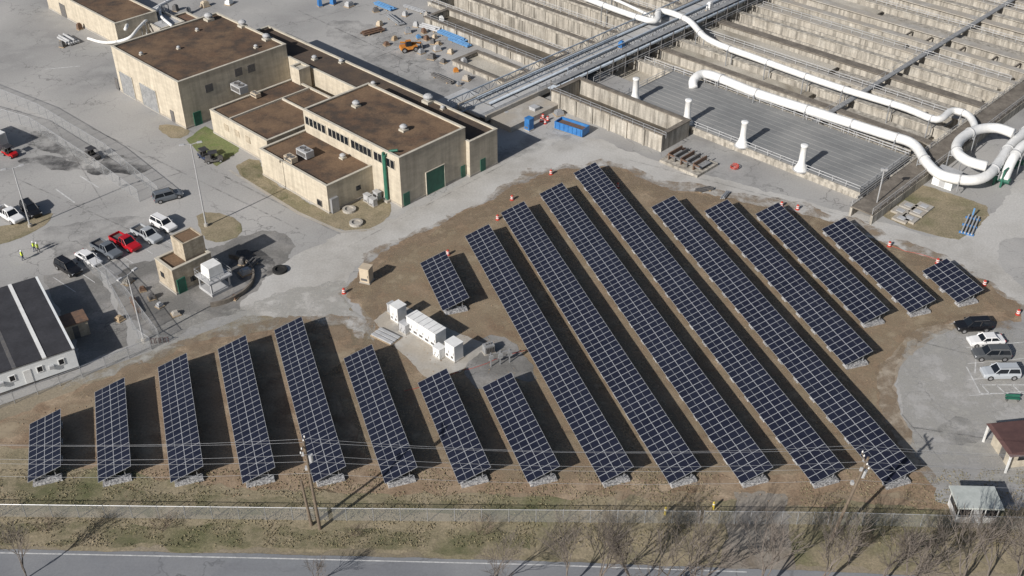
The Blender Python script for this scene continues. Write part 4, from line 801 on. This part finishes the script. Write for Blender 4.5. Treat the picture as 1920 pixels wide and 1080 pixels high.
for i,(px,py) in enumerate(((525,508),(655,395),(668,420))):
    t=T('manhole_ring',['dark tyre shaped ring on the road by the pump house','round concrete manhole by the lawn','concrete ring at the lawn edge'][i],'manhole',G(px,py)); mb=MB(); mb.lathe([(1.1,0),(1.1,.4),(.7,.42),(.68,.2),(.1,.2)],18); mb.build('rim','conc' if i else 'rubber',t)
for i,(px,py) in enumerate(((700,385),(708,372),(690,378))): cabinet(px,py,1.2,.8,1.3,['small grey unit against the tall building','grey unit right of the low wing','grey unit between low wing and riser'][i],m='lgrey',doors=1)
t=T('lamp_signal_pole','slim pole with box at the right corner of the basins','pole',G(1640,398)); mb=MB(); mb.tube([(0,0,0),(0,0,8)],.1,6); mb.build('pole','lgrey',t); BX('lamp_head','lgrey',t,(-.5,.5,-.2,.2,7.6,8))
t=T('green_bench','slim green bench by the hatched marking','bench',G(1897,752),R(-5)); BX('seat','green',t,(-.9,.9,-.2,.2,.42,.48)); BX('backrest','green',t,(-.9,.9,.2,.26,.55,.95))
for s in (-1,1): BX('leg','dsteel',t,(s*.7-.05,s*.7+.05,-.2,.25,0,.41))
t=T('hoop_barrier','row of small dark barriers by the yard fence corner','barrier',G(285,645),R(10))
for k in range(4): mb=MB(); mb.tube([(k*.6,0,0),(k*.6,0,.9),(k*.6+.4,0,.9),(k*.6+.4,0,0)],.05,4); mb.build('hoop','maroon',t)
# ---------------- vegetation
def grow(mb,p,d,L,r,dep,rng,mbt=None,spread=.42,mn=.014):
    q=p+d*L; mid=p.lerp(q,.5)+Vector((rng.uniform(-1,1),rng.uniform(-1,1),0))*L*.06
    (mbt or mb).tube([p,mid,q],[r,r*.85,r*.7],5 if dep>4 else 3,False)
    if dep==0: return
    n=2 if dep in (1,5) else 3
    for k in range(n):
        nd=(d+Vector((rng.uniform(-1,1),rng.uniform(-1,1),rng.uniform(-.2,.7)))*spread*(1.8 if k else .8)).normalized()
        nd.z=max(nd.z,.05); nd.normalize(); st=p.lerp(q,rng.uniform(.4,1.0)) if k else q
        grow(mb,st,nd,L*rng.uniform(.70,.92),max(r*.64,mn),dep-1,rng,None,spread,mn)
tmesh=[]
for s in range(4):
    rng=random.Random(s+3); a=MB(); b=MB(); grow(b,Vector((0,0,0)),Vector((rng.uniform(-.1,.1),0,1)),2.1,.11,6,rng,a)
    tmesh.append((a,b))
tp=[]
tl=[(1590,1060,.9,'beside the leaning pole'),(1650,1100,1.3,'leftmost in the lower right thicket'),(1720,1085,1.1,'in the lower right thicket, near the verge'),(1790,1110,1.4,'in the lower right thicket, below the booth'),(1850,1085,1.1,'right of the guard booth, beyond it'),(1900,1105,1.4,'in the lower right corner'),(1935,1060,1.0,'at the very right edge'),
(1300,1115,1.3,'below the gate, left one'),(1420,1125,1.4,'right below the gate drive'),(1180,1115,1.2,'below the street, left of the gate'),(1060,1108,1.1,'at the bottom centre right'),(930,1104,1.0,'at the bottom just left of centre'),(590,1098,.6,'below the twin poles'),(50,1085,.9,'at the lower left corner'),(1530,1118,1.3,'at the bottom left of the thicket'),(1240,1125,1.5,'tallest one left of the gate'),(1685,1120,1.4,'lowest in the thicket, left part'),(1120,1118,1.3,'at the bottom, left of the gate group')]
for i,(x,y,s,l) in enumerate(tl):
    k=i%4; lab='bare grey tree '+l
    if len(tp)<=k:
        t=T('bare_tree',lab,'tree',G(x,y),i*1.3,'bare winter trees along the street'); tmesh[k][0].build('trunk','bark',t); tmesh[k][1].build('crown','bark',t); tp.append(t)
    else: t=dup(tp[k],G(x,y),i*1.3,lab)
    t.scale=(s,s,s)
smesh=[]
for s in range(2):
    rng=random.Random(s+20); b=MB()
    for k in range(11):
        q=k*.57; grow(b,Vector((math.cos(q)*.3,math.sin(q)*.3,0)),Vector((math.cos(q)*.5,math.sin(q)*.5,1)).normalized(),.6,.015,3,rng,None,.5,.007)
    smesh.append(b)
for i,(x,y,s,l) in enumerate(((85,992,1.1,'bare shrub by the fence at the far left'),(305,990,1.2,'bare shrub against the fence left of the utility poles'),(905,1000,1.3,'bare shrub on the verge right of the utility poles'),(665,1005,.9,'low bare shrub just right of the utility poles'),(1620,1020,1.1,'bare bush at the foot of the leaning pole'),(1700,1030,1.2,'bare bush in the lower right verge'),(1870,1015,1.2,'bare bush right of the guard booth'))):
    t=T('bare_shrub',l,'shrub',G(x,y),i*1.1); smesh[i%2].build('twigs','twig',t); t.scale=(s,s,s*.9)
mb=MB(); rng=random.Random(5)
for k in range(30000):
    px=rng.uniform(-50,1970); py=rng.uniform(880,1026)
    if 1350<px<1500 or py>1024+px*.01: continue
    if noise.noise(Vector((px*.02,py*.04,3)))<-.15: continue
    p=G(px,py); h=rng.uniform(.05,.18); a=rng.uniform(0,6.28); w=rng.uniform(.03,.08); c,s=math.cos(a)*w,math.sin(a)*w
    mb.quad((p.x-c,p.y-s,.02),(p.x+c,p.y+s,.02),(p.x+c*1.6+rng.uniform(-.1,.1),p.y+s*1.6,h),(p.x-c*.5,p.y-s*.5+rng.uniform(-.1,.1),h*.9))
tag(mb.build('dry_grass','straw'),'dry straw coloured grass tufts on the verge','grass',None,'stuff')
mb=MB()
for k in range(3500):
    px=rng.uniform(0,1640); py=rng.uniform(560,940)
    if noise.noise(Vector((px*.01,py*.02,9)))<.0 or py<800-px*.35: continue
    p=G(px,py); s=rng.uniform(.03,.09); mb.box(p.x-s,p.x+s,p.y-s,p.y+s,.0,s*1.2,s*.4,s*.4)
tag(mb.build('loose_stones','dirt'),'loose stones and clods scattered on the dirt','stones',None,'stuff')
# ---------------- light, camera
w=bpy.data.worlds.new('World'); bpy.context.scene.world=w; w.use_nodes=True; nt=w.node_tree; bg=nt.nodes['Background']; sky=nt.nodes.new('ShaderNodeTexSky'); sky.sky_type='NISHITA'; sky.sun_disc=False
EL=R(30); AZ=R(42)
sky.sun_elevation=EL; sky.sun_rotation=AZ+math.pi; sky.dust_density=2.0; nt.links.new(sky.outputs[0],bg.inputs[0]); bg.inputs[1].default_value=.062
sl=bpy.data.lights.new('sun','SUN'); sl.energy=5.0; sl.angle=R(.5); sl.color=(1,.96,.91); so=bpy.data.objects.new('sun',sl); C.objects.link(so)
dv=Vector((math.sin(AZ)*math.cos(EL),math.cos(AZ)*math.cos(EL),-math.sin(EL))); so.rotation_euler=dv.to_track_quat('-Z','Y').to_euler(); so.location=(-50,-50,150)
cam=bpy.data.cameras.new('camera'); cam.sensor_width=36; cam.lens=36*F/1920; cam.clip_end=10000; cam.clip_start=.5; co=bpy.data.objects.new('camera',cam); C.objects.link(co); co.location=(0,0,H); co.rotation_euler=(math.pi/2-TH,0,0)
bpy.context.scene.camera=co
sc=bpy.context.scene; sc.view_settings.view_transform='Standard'; sc.view_settings.look='None'; sc.view_settings.exposure=0
